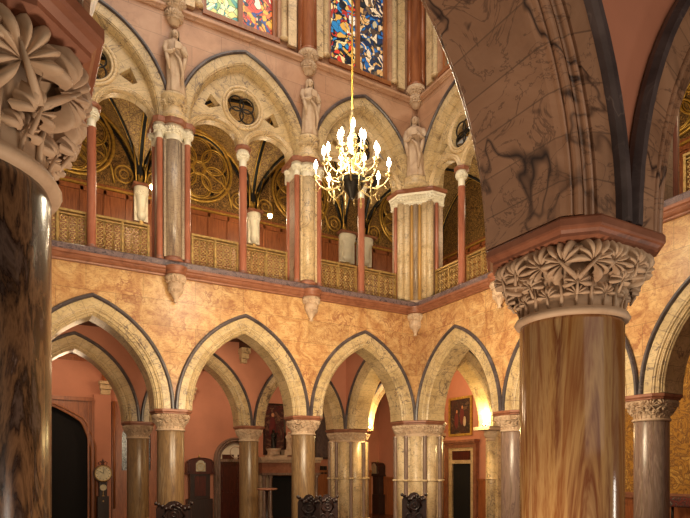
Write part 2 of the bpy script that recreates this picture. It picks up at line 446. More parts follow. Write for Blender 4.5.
def octa(h, c, z):
    return [(h, -h+c, z), (h, h-c, z), (h-c, h, z), (-h+c, h, z), (-h, h-c, z), (-h, -h+c, z), (-h+c, -h, z), (h-c, -h, z)]
def col_capital(detail=True):
    mb = MB()
    # bell
    prof = [(.335, -.47), (.385, -.47), (.40, -.445), (.385, -.415), (.35, -.405), (.35, -.36), (.36, -.25), (.385, -.15), (.43, -.07), (.46, -.02), (.46, 0)]
    mb.lathe(prof, 32)
    # foliage: a low ring of small leaves, big double leaves at corners and faces
    for k in range(12):
        a = 2*PI*(k+.5)/12
        fan(mb, (.352*cos(a), .352*sin(a), -.325), Vector((cos(a), sin(a), -.05)), (0, 0, 1), .10, 7, PI*1.1, .6, .17, 4)
        a = 2*PI*k/12
        mb.tube([(.355*cos(a), .355*sin(a), -.41), (.365*cos(a), .365*sin(a), -.30), (.385*cos(a), .385*sin(a), -.22)], [.014, .012, .010], 5)
    for k in range(4):
        a = PI/4+PI/2*k; c_ = Vector((cos(a), sin(a), 0)); tn = Vector((-sin(a), cos(a), 0))
        for s in (-1, 1):
            fan(mb, tuple(c_*.435+tn*s*.085+Vector((0, 0, -.125))), c_+tn*s*.45-Vector((0, 0, .35)), Vector((0, 0, 1))+tn*s*.75, .185, 9, PI*1.45, .95, .17, 6)
        b = a+PI/4; f_ = Vector((cos(b), sin(b), 0)); tf = Vector((-sin(b), cos(b), 0))
        for s in (-1, 1):
            fan(mb, tuple(f_*.405+tf*s*.11+Vector((0, 0, -.12))), f_+tf*s*.1-Vector((0, 0, .35)), Vector((0, 0, 1))-tf*s*.7, .165, 9, PI*1.35, .9, .18, 5)
        fan(mb, tuple(f_*.40+Vector((0, 0, -.235))), f_-Vector((0, 0, .2)), (0, 0, 1), .105, 7, PI*1.3, .8, .18, 4)
        fan(mb, tuple(c_*.41+Vector((0, 0, -.26))), c_-Vector((0, 0, .2)), (0, 0, 1), .105, 7, PI*1.3, .8, .18, 4)
    return mb
def col_abacus():
    c = .17
    L = [(.40, 0), (.425, .012), (.425, .03), (.44, .045), (.455, .05), (.46, .062), (.46, .10), (.45, .115), (.42, .12)]
    return MB().loft([octa(h, c*h/.5, z) for h, z in L])
ME_CAP = col_capital().mesh('capital'); ME_ABA = col_abacus().mesh('abacus')
ME_SH = MB().lathe([(.315, FL+.30), (.325, FL+.33), (.325, 2.42), (.315, 2.45)], 48).mesh('shaft')
ME_BASE = MB().lathe([(.48, FL), (.48, FL+.12), (.45, FL+.14), (.45, FL+.17), (.41, FL+.20), (.38, FL+.24), (.40, FL+.27), (.36, FL+.31), (.31, FL+.31)], 32).mesh('base')
def column(loc, rz, shaftmat, label):
    t = thing('marble_column', label, 'column', loc, rz)
    for nm, me, mt, z in (('base', ME_BASE, 'carve', 0), ('shaft', ME_SH, shaftmat, 0), ('capital', ME_CAP, 'carve', 2.84), ('abacus', ME_ABA, 'red', 2.84)):
        o = D.objects.new(nm, me.copy() if nm == 'shaft' else me); COL.objects.link(o); o.parent = t; o.location = (0, 0, z); k = .89 if nm == 'capital' else 1; o.scale = (k+.01*(k<1), k+.01*(k<1), k-.04*(k<1))
        o.data.materials.clear(); o.data.materials.append(M[mt])
    return t
column((-4.0, 0, 0), 0, 'shaft_grey', 'round alabaster column of the left arcade nearer the corner pier, dark chairs before it')
column((-7.65, 0, 0), 0, 'shaft_grey', 'round alabaster column of the left arcade just left of the broad clock')
column((-11.33, 0, 0), 0, 'shaft_grey', 'round column of the left arcade hidden behind the dark left pier')
column((0, -4.02, 0), 0, 'shaft_purple', 'purple grey round column just left of the big onyx pier')
column((0, -7.70, 0), 0, 'shaft_purple', 'purple grey round column in front of the gold tapestry')
column((XN, YN, 0), 0, 'shaft_near', 'big near pier with banded red brown onyx shaft and leafy capital')
column((-11.355, -12.34, 0), 0, 'shaft_left', 'big dark brown veined pier cut by the left edge').scale = (1.10, 1.10, 1.035)
# this pier's top slab keeps square corners towards the hall, under the arch foot
def octa_hall(h, z, c=.16, d=.02):
    return [(h, -h+c, z), (h, h-d, z), (h-d, h, z), (-h+d, h, z), (-h, h-d, z), (-h, -h+c, z), (-h+c, -h, z), (h-c, -h, z)]
for o in D.objects:
    if o.name.startswith('abacus') and o.parent and o.parent.get('label', '').startswith('big dark brown'):
        o.data = MB().loft([octa_hall(h, z) for h, z in [(.40, 0), (.425, .012), (.425, .03), (.44, .045), (.455, .05), (.46, .062), (.46, .10), (.45, .115), (.42, .12)]]).mesh('abacus')
        o.data.materials.append(M['red'])
column((-4.03, YN, 0), 0, 'shaft_near', 'near round column outside the right edge of the picture')
column((-4.0, 4.3, 0), 0, 'shaft_grey', 'inner aisle column between the arched doorway and the fireplace')
column((-7.65, 4.3, 0), 0, 'shaft_grey', 'inner aisle column right of the round dialled clock')
column((-11.33, 4.3, 0), 0, 'shaft_grey', 'inner aisle column hidden behind the dark left pier')

def ngon(r, n, z, a0=0, c=(0, 0)): return [(c[0]+r*cos(a0+2*PI*k/n), c[1]+r*sin(a0+2*PI*k/n), z) for k in range(n)]
def compound_pier(loc, label, r=.74):
    t = thing('clustered_pier', label, 'pier', loc)
    a0 = PI/8
    core = MB().loft([ngon(r-.02, 8, z, a0) for z in (FL+.3, 2.5)])
    for k in range(8):
        a = k*PI/4
        rr = (r-.02)*cos(PI/8)
        core.lathe([(.235, FL+.3), (.235, 2.5)], 24, (cos(a)*(rr-.14), sin(a)*(rr-.14)))
    obj('core', core, 'pale_plain', t)
    for k in range(8):
        a = a0+k*PI/4
        obj('shaft', MB().lathe([(.07, FL+.3), (.065, FL+.34), (.065, 2.46), (.07, 2.5)], 12, (cos(a)*(r+.0), sin(a)*(r+.0))), 'shaft_purple', t)
    rg = MB()
    for k in range(8):
        a = a0+k*PI/4
        rg.lathe([(.07, 1.12), (.10, 1.13), (.10, 1.17), (.07, 1.18)], 14, (cos(a)*r, sin(a)*r))
        a = k*PI/4; rr = (r-.02)*cos(PI/8)-.14
        rg.lathe([(.236, 1.12), (.262, 1.13), (.262, 1.17), (.236, 1.18)], 24, (cos(a)*rr, sin(a)*rr))
    obj('shaft_ring', rg, 'pale_plain', t)
    cap = MB().loft([ngon(rr, 8, z, a0) for rr, z in ((r+.03, 2.46), (r+.05, 2.48), (r+.03, 2.51), (r, 2.53), (r+.02, 2.7), (r+.09, 2.84))])
    for k in range(24):
        a = 2*PI*k/24
        f = (r*cos(PI/8))/cos(((a+PI/8) % (PI/4))-PI/8)
        n = Vector((cos(a), sin(a), -.3))
        fan(cap, (cos(a)*f, sin(a)*f, 2.62), n, (0, 0, 1), .15, 7, PI*1.2, .7, .2, 3)
        a += PI/24; f = (r*cos(PI/8))/cos(((a+PI/8) % (PI/4))-PI/8)
        fan(cap, (cos(a)*(f+.03), sin(a)*(f+.03), 2.74), Vector((cos(a), sin(a), -.5)), (0, 0, 1), .14, 7, PI*1.6, .8, .2, 3)
    obj('capital', cap, 'carve', t)
    obj('abacus', MB().loft([ngon(rr, 8, z, a0) for rr, z in ((r+.10, 2.84), (r+.13, 2.86), (r+.13, 2.88), (r+.17, 2.90), (r+.17, 2.94), (r+.14, 2.96), (r, 2.962))]), 'red', t)
    obj('base', MB().loft([ngon(rr, 8, z, a0) for rr, z in ((r+.2, FL), (r+.2, FL+.15), (r+.12, FL+.2), (r+.14, FL+.25), (r+.05, FL+.31))]), 'carve', t)
    return t
compound_pier((0, 0, 0), 'clustered pale marble pier with dark shafts at the hall corner, carved chair before it')
compound_pier((0, 4.4, 0), 'clustered pale marble pier further back, left of the tall black clock', .72)
def respond(loc, label):
    t = thing('wall_pier', label, 'pier', loc)
    sh = MB().lathe([(.17, FL), (.17, 2.5)], 24, (0, 0)); sh.box(0, .68, -.3, .3, FL, 2.8)
    obj('shaft', sh, 'pale_plain', t)
    obj('shaft_ring', MB().lathe([(.17, 1.12), (.21, 1.13), (.21, 1.17), (.17, 1.18)], 24), 'pale_plain', t)
    c = MB().lathe([(.17, 2.48), (.20, 2.5), (.18, 2.53), (.2, 2.7), (.28, 2.84)], 24)
    for k in range(9):
        a = PI/2+PI*k/8
        fan(c, (.2*cos(a), .2*sin(a), 2.66), (cos(a), sin(a), -.4), (0, 0, 1), .13, 7, PI*1.5, .6, .2, 3)
    obj('capital', c, 'carve', t)
    obj('abacus', MB().box(-.50, .68, -.4, .4, 2.84, 2.96), 'carve', t, .01)
    return t
respond((3.5, .45, 0), 'slim pale wall pier right of the stone doorway, lit by an uplight')
respond((3.8, 4.3, 0), 'slim pale wall pier behind the corner pier')

# ------------------------------------------------------------------ ledge and gallery
ZL = 6.15
def run(prof, s0, s1, wall):
    """sweep profile (out, z) along a hall wall; mitre at the corner"""
    a = []; b = []
    for o, z in prof:
        if wall == 'A': a.append((-s0, -o, z)); b.append((-s1, -o, z))
        else: a.append((-o, -s0, z)); b.append((-o, -s1, z))
    return a, b
def ledge(prof, name, mat):
    rings = [[(-15.0, -o, z) for o, z in prof], [(-o, -o, z) for o, z in prof], [(-o, -12.0, z) for o, z in prof]]
    o = obj(name, MB().loft(rings), mat); tag(o, kind='structure'); return o
ledge([(.30, ZL), (.46, ZL), (.47, ZL+.03), (.52, ZL+.05), (.56, ZL+.09), (.56, ZL+.12), (.60, ZL+.14), (.60, ZL+.2), (.56, ZL+.215), (.30, ZL+.22)], 'trim_3', 'red')
ledge([(.2, ZL+.2), (.53, ZL+.2), (.53, ZL+.34), (.48, ZL+.38), (.2, ZL+.38)], 'trim_4', 'ledge_dark')
ZG = ZL+.38       # 6.53 foot of the shafts
# gallery floor slabs = ambulatory ceiling
struct('ceiling', MB().box(-15, 4.4, .42, 9.0, 5.72, 6.3), 'ceilwood')
struct('ceiling', MB().box(.42, 4.4, -17, .42, 5.72, 6.3), 'ceilwood')
struct('ceiling', MB().box(-15, .3, -17, YN-.42, 5.9, 6.3), 'ceilwood')
struct('floor', MB().box(-15, 4.4, -.2, 4.2, 6.31, ZG), 'wood_dark')
struct('floor', MB().box(-.2, 4.4, -12, -.2, 6.31, ZG), 'wood_dark')

def leafband(mb, c, r, z0, z1, n, rad=None, a0=0, a1=2*PI):
    rad = rad or (z1-z0)*.5
    for k in range(n):
        a = a0+(a1-a0)*(k+.5)/n
        fan(mb, (c[0]+r*cos(a), c[1]+r*sin(a), z0+(z1-z0)*.55), (cos(a), sin(a), -.35), (0, 0, 1), rad, 7, PI*1.5, .6, .2, 3)

ZU = 9.95; ZM = 9.92
# cluster pier (gallery level) master
def gallery_cluster(loc, rz, label):
    t = thing('gallery_pier', label, 'pier', loc, rz)
    obj('core', MB().box(-.36, .36, -.22, .34, 0, ZU-ZG), 'pale_block', t)
    c = MB().lathe([(.2, .12), (.2, 2.98)], 24, (0, -.27)); 
    for s in (-1, 1): c.box(s*.22-.03, s*.22+.03, -.36, -.1, .12, 2.98)
    obj('shaft', c, 'striped', t)
    for s in (-1, 1):
        obj('colonette', MB().lathe([(.08, .1), (.075, .14), (.075, 2.95), (.08, 2.98)], 16, (s*.335, -.30)), 'redshaft', t)
        obj('colonette', MB().lathe([(.07, .1), (.065, .14), (.065, 2.95), (.07, 2.98)], 12, (s*.35, .20)), 'redshaft', t)
    b = MB()
    for s in (-1, 1): b.lathe([(.12, 0), (.12, .05), (.10, .08), (.09, .12), (.08, .13)], 16, (s*.335, -.30))
    b.lathe([(.26, 0), (.26, .05), (.23, .08), (.21, .13)], 24, (0, -.27))
    obj('base', b, 'red', t)
    cp = MB().box(-.40, .40, -.25, .36, 2.96, 3.3)
    cp.lathe([(.2, 2.96), (.22, 2.98), (.2, 3.02), (.23, 3.2), (.27, 3.3)], 24, (0, -.27))
    leafband(cp, (0, -.27), .21, 3.0, 3.3, 7, .14, PI, 2*PI)
    for s in (-1, 1):
        cp.lathe([(.08, 2.96), (.10, 2.98), (.08, 3.01), (.1, 3.2), (.15, 3.3)], 16, (s*.335, -.30))
        leafband(cp, (s*.335, -.30), .09, 3.0, 3.3, 7, .115, PI*.85, 2.15*PI)
        leafband(cp, (s*.40, .12), .06, 3.0, 3.3, 5, .1, (-PI/2 if s > 0 else PI/2), (PI/2 if s > 0 else 3*PI/2))
    obj('capital', cp, 'white', t)
    ab = MB().box(-.50, .50, -.30, .38, 3.3, 3.42)
    ab.loft([ngon(.36, 8, z, PI/8, (0, -.27)) for z in (3.3, 3.42)])
    for s in (-1, 1): ab.loft([ngon(.19, 8, z, PI/8, (s*.335, -.32)) for z in (3.3, 3.42)])
    obj('abacus', ab, 'red', t)
    # drum carrying the statue
    d = MB().lathe([(.33, 3.42), (.33, 3.5), (.29, 3.54), (.27, 3.62), (.27, 3.8), (.30, 3.9), (.33, 3.97), (.33, 4.02)], 24, (0, -.30))
    leafband(d, (0, -.3), .27, 3.62, 3.9, 8, .12)
    obj('drum', d, 'pale_plain', t)
    return t
gc = gallery_cluster((-7.65, 0, ZG), 0, 'gallery pier with red shafts over the arcade column left of the broad clock')
g2 = dup(gc, (-4.0, 0, ZG), 0, 'gallery pier with red shafts just left of the chandelier')
for o in D.objects:
    if o.parent == g2 and o.name.startswith('shaft'): o.data = o.data.copy(); o.data.materials[0] = M['pale_plain']
dup(gc, (-11.33, 0, ZG), 0, 'gallery pier behind the dark left pier')
dup(gc, (0, -4.02, ZG), R90, 'gallery pier of the right wall hidden by the big near arch')
dup(gc, (0, -7.70, ZG), R90, 'gallery pier at the right edge beside the tracery screen')

# corner gallery pier
t = thing('gallery_pier', 'broad corner gallery pier of pale shafts and red colonettes right of the chandelier', 'pier', (0, 0, ZG))
def diag(a, b):   # along diagonal face: a = sideways, b = outward towards the hall
    k = math.sqrt(.5); return (-b*k+a*k, -b*k-a*k)
core = MB().loft([[(x, y, z) for x, y in ((.35, .35), (-.75, .35), (-.75, -.10), (-.10, -.75), (.35, -.75))] for z in (0, ZU-ZG)])
obj('core', core, 'pale_block', t)
for a, r_, mt in ((-.28, .11, 'pale_plain'), (-.12, .05, 'giltstone'), (0, .08, 'striped'), (.12, .05, 'giltstone'), (.28, .11, 'pale_plain')):
    p = diag(a, .61)
    obj('shaft', MB().lathe([(r_, .1), (r_, 2.98)], 20, p), mt, t)
for a in (-.44, .44, ):
    p = diag(a, .58)
    obj('colonette', MB().lathe([(.08, .1), (.075, .14), (.075, 2.95), (.08, 2.98)], 16, p), 'redshaft', t)
for p in ((-.80, -.18), (-.18, -.80)):
    obj('shaft', MB().lathe([(.11, .1), (.11, 2.98)], 20, p), 'pale_plain', t)
for p in ((-.83, .05), (.05, -.83)):
    obj('colonette', MB().lathe([(.065, .1), (.06, 2.98)], 14, p), 'redshaft', t)
cp = MB()
pl5 = lambda g, z: [(x, y, z) for x, y in ((.35, .35), (-.80-g, .35), (-.80-g, -.12-g*.4), (-.12-g*.4, -.80-g), (.35, -.80-g))]
cp.loft([pl5(0, 2.96), pl5(.03, 2.99), pl5(.0, 3.03), pl5(.04, 3.2), pl5(.10, 3.3)])
for k in range(11):
    p = diag(-.5+k*.1, .68); fan(cp, (*p, 3.15), (-1, -1, -.5), (0, 0, 1), .13, 7, PI*1.5, .6, .2, 3)
for k in range(4):
    fan(cp, (-.83, -.14+k*.12, 3.15), (-1, 0, -.5), (0, 0, 1), .13, 7, PI*1.5, .6, .2, 3)
    fan(cp, (-.14+k*.12, -.83, 3.15), (0, -1, -.5), (0, 0, 1), .13, 7, PI*1.5, .6, .2, 3)
obj('capital', cp, 'white', t)
obj('abacus', MB().loft([pl5(.12, 3.3), pl5(.17, 3.33), pl5(.17, 3.40), pl5(.12, 3.42)]), 'red', t)
d = MB().lathe([(.42, 3.42), (.42, 3.48), (.34, 3.53), (.36, 3.66), (.36, 3.70)], 24, (-.46, -.46))
obj('drum', d, 'pale_plain', t)

# corbels under the ledge
def corbel(loc, rz, label):
    t = thing('carved_corbel', label, 'corbel', loc, rz, None)
    obj('moulding', MB().lathe([(.10, .0), (.22, .02), (.25, .06), (.22, .09), (.24, .13), (.27, .16), (.27, .2), (.1, .22)], 20, (0, -.12)), 'red', t)
    c = MB().lathe([(.02, -.64), (.06, -.61), (.035, -.57), (.06, -.53), (.12, -.42), (.17, -.3), (.19, -.24), (.165, -.2), (.19, -.08), (.24, .0), (.1, .01)], 20, (0, -.08))
    leafband(c, (0, -.08), .18, -.25, 0, 6, .13, PI*.95, 2.05*PI); leafband(c, (0, -.08), .13, -.5, -.25, 5, .10, PI, 2*PI)
    obj('bell', c, 'carve', t)
    return t
cb = corbel((-7.65, -.42, ZL), 0, 'carved pale corbel below the ledge left of the broad clock arch')
dup(cb, (-4.0, -.42, ZL), 0, 'carved pale corbel below the ledge under the chandelier side pier')
dup(cb, (-.42, -.42, ZL), -PI/4, 'carved pale corbel below the ledge at the hall corner')
dup(cb, (-.42, -4.02, ZL), R90, 'carved pale corbel below the ledge left of the big onyx pier')
dup(cb, (-.42, -7.70, ZL), R90, 'carved corbel below the ledge of the right wall over the purple column')
dup(cb, (-11.33, -.42, ZL), 0, 'carved corbel hidden behind the dark left pier')

# gallery arch: big arch, tracery plate, central colonette, balustrades
WU, HU = 1.74, 2.30
def circle(c, r, n=28, sc=1): return [(c[0]+r*cos(2*PI*k/n), c[1]+r*sin(2*PI*k/n)*sc) for k in range(n)]
def foil(c, r, n, d, m=7, rot=0):
    pts = []
    for k in range(n):
        a = rot+2*PI*k/n; cx, cy = c[0]+d*cos(a), c[1]+d*sin(a)
        half = PI/n+.62
        for j in range(m):
            b = a-half-.35+(2*half+.7)*j/(m-1)
            pts.append((cx+r*cos(b), cy+r*sin(b)))
    return pts
def upper_arch(loc, rz, label, w=WU):
    t = thing('gallery_arch', label, 'arch', loc, rz)
    pr = [(0, -.36), (.22, -.36), (.225, -.345), (.25, -.345), (.26, -.31), (.29, -.33), (.31, -.28), (.33, -.2), (.33, .3), (0, .3)]
    obj('arch_ring', arch_sweep(w, HU, pr), 'pale', t)
    obj('hood_moulding', arch_sweep(w, HU, HOODP(-.34, 1)), 'hood', t)
    k = (w-.33)/1.41
    out = apts(w, HU, .32)[::-1]
    sub = []; subo = []
    for s in (-1, 1):
        sub.append([(s*.735*k+x, z) for x, z in apts(.60*k, .44, 0, 10)])
    outline = [(out[0][0], 0)]+out[1:-1]+[(out[-1][0], 0)]
    # outline with sub arches cut at its bottom
    bot = [(p[0], p[1]) for p in sub[1]]+[(p[0], p[1]) for p in sub[0]]
    outline = out+[]+bot
    oc = circle((0, 1.00), .42)
    tris = []
    for s in (-1, 1):
        tris.append([(s*.60*k, .88), (s*.90*k, .74), (s*1.02*k, .80), (s*.86*k, 1.12)][::1 if s > 0 else -1])
    obj('tracery_plate', plate(outline, [oc]+tris, -.16, .04), 'pale', t)
    # mouldings round sub arches and oculus
    mo = MB()
    for s in (-1, 1):
        a = arch_sweep(.60*k+.15, .44+.15, [(.0, -.15), (.0, -.20), (.04, -.23), (.07, -.21), (.10, -.24), (.13, -.22), (.15, -.16), (.15, .06), (.0, .06)], 12)
        a.xf(Matrix.Translation((s*.735*k, 0, 0))); mo.merge(a)
    for R, r in ((.53, .045), (.455, .035)): mo.torus((0, -.16, 1.00), R, r, 'y', 32, 8)
    obj('sub_arch_moulding', mo, 'pale_plain', t)
    # cusped infill with gilded fret in the oculus
    q = MB()
    for j in range(4):
        a = PI/4+j*PI/2
        q.torus((.20*cos(a), -.06, 1.0+.20*sin(a)), .19, .022, 'y', 18, 6)
    obj('oculus_fret', q, 'bronze', t)
    return t
def mid_colonette(loc, rz, label):
    t = thing('red_colonette', label, 'colonette', loc, rz)
    obj('base', MB().lathe([(.15, 0), (.15, .05), (.14, .09), (.13, .13), (.1, .15)], 20), 'red', t)
    obj('shaft', MB().lathe([(.108, .12), (.1, .18), (.1, 2.84), (.106, 2.86)], 20), 'redshaft', t)
    c = MB().lathe([(.085, 2.84), (.11, 2.86), (.09, 2.89), (.10, 3.1), (.15, 3.25), (.15, 3.28)], 20)
    leafband(c, (0, 0), .10, 2.95, 3.28, 8, .13)
    obj('capital', c, 'white', t)
    obj('abacus', MB().loft([ngon(r, 8, z, PI/8) for r, z in ((.18, 3.28), (.22, 3.31), (.22, 3.36), (.19, 3.39))]), 'red', t)
    return t

def lattice_mesh(w, h):
    mb = MB(); c = .205
    nx = max(2, round(w/c)); nz = round(h/c); cx = w/nx; cz = h/nz
    for i in range(nx):
        for j in range(nz):
            x = -w/2+(i+.5)*cx; z = (j+.5)*cz
            mb.torus((x, 0, z), cx*.40, .012, 'y', 12, 4, (1, cz/cx))
            for s in (-1, 1):
                mb.tube([(x-cx/2, 0, z-s*cz/2), (x+cx/2, 0, z+s*cz/2)], .011, 4)
    for i in range(nx+1): mb.tube([(-w/2+i*cx, 0, 0), (-w/2+i*cx, 0, h)], .009, 4)
    return mb
RAILH = .92
LM = {}
def balustrade(loc, rz, w, label):
    t = thing('brass_balustrade', label, 'balustrade', loc, rz)
    key = round(w, 2)
    if key not in LM:
        LM[key] = (MB().box(-w/2, w/2, -.05, .05, RAILH-.05, RAILH).mesh('hand_rail'), MB().box(-w/2, w/2, -.03, .03, RAILH-.12, RAILH-.09).mesh('top_bar'), MB().box(-w/2, w/2, -.04, .04, .0, .05).mesh('bottom_bar'),
                   MB().box(-.025, .025, -.035, .035, .05, RAILH-.05).mesh('post'), lattice_mesh(w/2-.05, RAILH-.17).mesh('pierced_panel'))
    a, b, c, p, l = LM[key]
    obj('hand_rail', a, 'brass', t); obj('top_bar', b, 'brass', t); obj('bottom_bar', c, 'brass', t)
    for x in (-w/2+.025, 0, w/2-.025): obj('post', p, 'brass', t).location = (x, 0, 0)
    for s in (-1, 1):
        o = obj('pierced_panel', l, 'brass', t); o.location = (s*w/4, 0, .055)
    return t

GA = [(2.2, 1.8, 1.70), (5.825, 1.825, WU), (9.49, 1.84, WU)]
GB = [(2.2, 1.8, 1.70), (5.86, 1.84, WU), (9.69, 1.9, 1.8)]
descA = ['behind the chandelier', 'above the broad clock, left of the chandelier', 'beside the dark left pier']
descB = ['of the right wall next to the corner', 'of the right wall behind the near arch', 'at the far right edge']
for (c, w, wu), dd in zip(GA, descA):
    upper_arch((-c, 0, ZU), 0, 'traceried pale gallery arch '+dd, wu)
    mid_colonette((-c, -.16, ZG), 0, 'single red colonette in the gallery bay '+dd)
    for s, nm in ((-1, 'left'), (1, 'right')):
        balustrade((-c+s*.70, -.02, ZG), 0, 1.24, 'pierced brass balustrade, %s half of bay %s' % (nm, dd))
for (c, w, wu), dd in zip(GB, descB):
    upper_arch((0, -c, ZU), R90, 'traceried pale gallery arch '+dd, wu)
    mid_colonette((-.16, -c, ZG), R90, 'single red colonette in the gallery bay '+dd)
    for s, nm in ((1, 'far'), (-1, 'near')):
        balustrade((-.02, -c+s*.70, ZG), R90, 1.24, 'pierced brass balustrade, %s half of bay %s' % (nm, dd))

# upper spandrel walls
ZT = 12.62
def up_wall(name, bays, sgn, x0, x1, loc, rz):
    o = wall_outline(x0, x1, ZT-ZU, 0, [(sgn*c, w-.03, HU-.03) for c, _, w in bays])
    struct(name, plate(o, [], -.30, .30), 'pink_stone', loc, rz)
up_wall('wall_left', GA, -1, -15, .3, (0, 0, ZU), 0)
up_wall('wall_right', GB, 1, -.3, 12, (0, 0, ZU), R90)
ledge([(-.2, ZT), (.34, ZT), (.36, ZT+.03), (.42, ZT+.06), (.42, ZT+.12), (.34, ZT+.17), (.30, ZT+.19), (-.2, ZT+.33)], 'trim_5', 'pink_stone')

# ------------------------------------------------------------------ statues with canopies
def statue_mesh(seed):
    rnd = random.Random(seed)
    ph = rnd.random()*6
    body = MB(); rings = []
    H_ = [(0, .20, .17), (.06, .21, .175), (.25, .19, .16), (.5, .18, .15), (.75, .175, .14), (.9, .165, .125), (1.0, .155, .12), (1.1, .175, .125), (1.22, .20, .125), (1.30, .19, .11), (1.35, .11, .08), (1.38, .06, .06), (1.44, .055, .055)]
    for z, rx, ry in H_:
        amp = .10*max(0, 1-z/1.2)
        ring = []
        for k in range(40):
            a = 2*PI*k/40
            f = 1+amp*sin(9*a+ph+z*2.2)+amp*.5*sin(15*a+ph*2-z*3)
            ring.append((rx*f*cos(a)+.02*sin(z*3+ph), ry*f*sin(a), z))
        rings.append(ring)
    body.loft(rings, True, True)
    for s in (-1, 1):   # arms folded before the chest
        body.tube([(s*.175, -.01, 1.25), (s*.225, -.03, 1.08), (s*.20, -.10, .95), (s*.08, -.19, 1.02+.05*s)], [.065, .062, .055, .04], 10)
        body.tube([(s*.20, -.09, .95), (s*.17, -.12, .75), (s*.15, -.12, .55)], [.05, .045, .02], 8)
        body.ball((s*.07, -.20, 1.04+.05*s), .04, 8)
    body.tube([(-.13, -.15, 1.05), (.06, -.19, .8), (.13, -.17, .5), (.10, -.17, .2)], [.02, .035, .04, .02], 8)
    body.box(-.05, .07, -.24, -.19, 1.03, 1.2)
    head = MB()
    hr = []
    for z, rx, ry, oy in ((1.40, .045, .05, -.01), (1.43, .06, .07, -.015), (1.47, .075, .088, -.01), (1.52, .082, .095, 0), (1.57, .078, .09, .005), (1.61, .055, .065, .01), (1.63, .02, .03, .01)):
        hr.append([(rx*cos(2*PI*k/20), oy+ry*sin(2*PI*k/20), z) for k in range(20)])
    head.loft(hr, True, True)
    head.tube([(0, -.098, 1.525), (0, -.112, 1.49), (0, -.095, 1.48)], [.01, .016, .012], 6)
    for s in (-1, 1): head.ball((s*.03, -.085, 1.52), .013, 6)
    head.tube([(-.02, -.09, 1.455), (.02, -.09, 1.455)], .007, 5)
    veil = MB()
    rr = []
    for z, r, g in ((1.645, .03, .0), (1.62, .075, .0), (1.56, .105, .9), (1.48, .108, 1.0), (1.38, .11, 1.1), (1.25, .15, 1.2)):
        row = []
        for k in range(17):
            a = -g*0+PI*.5-PI*.72+PI*1.44*k/16
            row.append((r*cos(a), .015+r*sin(a), z))
        rr.append(row)
    veil.grid(rr)
    return body, head, veil
def statue(loc, rz, label, seed, sc=1):
    t = thing('robed_statue', label, 'statue', loc, rz)
    b, h, v = statue_mesh(seed)
    obj('body', b, 'carve', t); obj('head', h, 'carve', t); obj('veil', v, 'carve', t)
    t.scale = (sc*1.15, sc*1.1, sc)
ZD = ZG+4.02
statue((-7.65, -.42, ZD), 0, 'robed stone saint on the gallery pier left of the chandelier window', 3, .98)
statue((-4.0, -.42, ZD), 0, 'robed stone saint immediately left of the chandelier', 5, .98)
statue((-.54, -.54, ZG+3.70), -PI/4, 'tall robed stone saint in the hall corner right of the chandelier', 8, 1.14)

def canopy(loc, rz, label):
    t = thing('leafy_canopy', label, 'corbel', loc, rz)
    c = MB().lathe([(.05, 0), (.12, .05), (.15, .2), (.2, .4), (.27, .52), (.28, .60), (.1, .62)], 20)
    leafband(c, (0, 0), .14, .0, .35, 7, .17); leafband(c, (0, 0), .2, .28, .6, 8, .17)
    obj('foliage', c, 'carve', t)
    s = MB().lathe([(.25, .6), (.25, .68), (.17, .74), (.15, 4.6)], 20)
    for q in (-1, 1): s.lathe([(.08, .66), (.07, 4.6)], 14, (q*.2, .05))
    obj('wall_shaft', s, 'wood_red_stone', t)
    return t
M['wood_red_stone'] = marble('red brown stone shafts', ['#6e3a22', '#8f5230', '#a3633c'], None, sc=3, stretch=(2, 2, .3), rough=.35)
cn = canopy((-7.65, -.32, 12.3), 0, 'leafy stone canopy and brown wall shaft above the left saint')
dup(cn, (-4.0, -.32, 12.3), 0, 'leafy stone canopy and brown wall shaft between the two stained glass windows')
dup(cn, (-.40, -.40, 12.45), -PI/4, 'leafy stone canopy and brown wall shaft in the hall corner')

# ------------------------------------------------------------------ clerestory
ZC = 12.95
def clere(loc, rz, bays, n0, sgn, x0, x1):
    holes = []
    for b in bays:
        c = b[0]
        holes.append([(sgn*c-1.02, .22), (sgn*c+1.02, .22), (sgn*c+1.02, 4.0), (sgn*c-1.02, 4.0)])
    struct('wall_left' if rz == 0 else 'wall_right', plate([(x0, -.15), (x1, -.15), (x1, 5.2), (x0, 5.2)], holes, -.12, .45), 'pink_stone', loc, rz)
clere((0, 0, ZC), 0, GA, 1, -1, -15, .45)
clere((0, 0, ZC), R90, GB, 1, 1, -.45, 12)
def window(c, wall, k, mats, name):
    rz = 0 if wall == 'A' else R90
    t = D.objects.new(name, None); COL.objects.link(t); t.location = (-c, 0, ZC) if wall == 'A' else (0, -c, ZC); t.rotation_euler = (0, 0, rz)
    t['kind'] = 'structure'
    f = MB().box(-1.02, 1.02, .02, .22, .16, .30)
    for x in (-.98, 0, .98): f.box(x-.06, x+.06, .0, .24, .16, 4.0)
    f.box(-1.06, 1.06, -.16, .1, .10, .22)
    obj('window_frame', f, 'wood_gold', t)
    for s, mt in ((-1, mats[0]), (1, mats[1])):
        g = MB().box(s*.49-.43, s*.49+.43, .10, .12, .30, 4.0)
        obj('stained_glass', g, mt, t)
    j = MB()
    for s in (-1, 1):
        j.lathe([(.12, .2), (.12, .26), (.08, .3), (.075, 4.6)], 16, (s*1.17, -.16))
        j.box(s*1.40-.12, s*1.40+.12, -.22, -.1, .1, 4.6)
    obj('jamb_shaft', j, 'pale_plain', t)
window(2.2, 'A', 1, ('glass3', 'glass4'), 'window_1')
window(5.825, 'A', 2, ('glass2', 'glass1'), 'window_2')
window(9.49, 'A', 3, ('glass1', 'glass3'), 'window_3')
window(2.2, 'B', 4, ('glass2', 'glass2'), 'window_4')

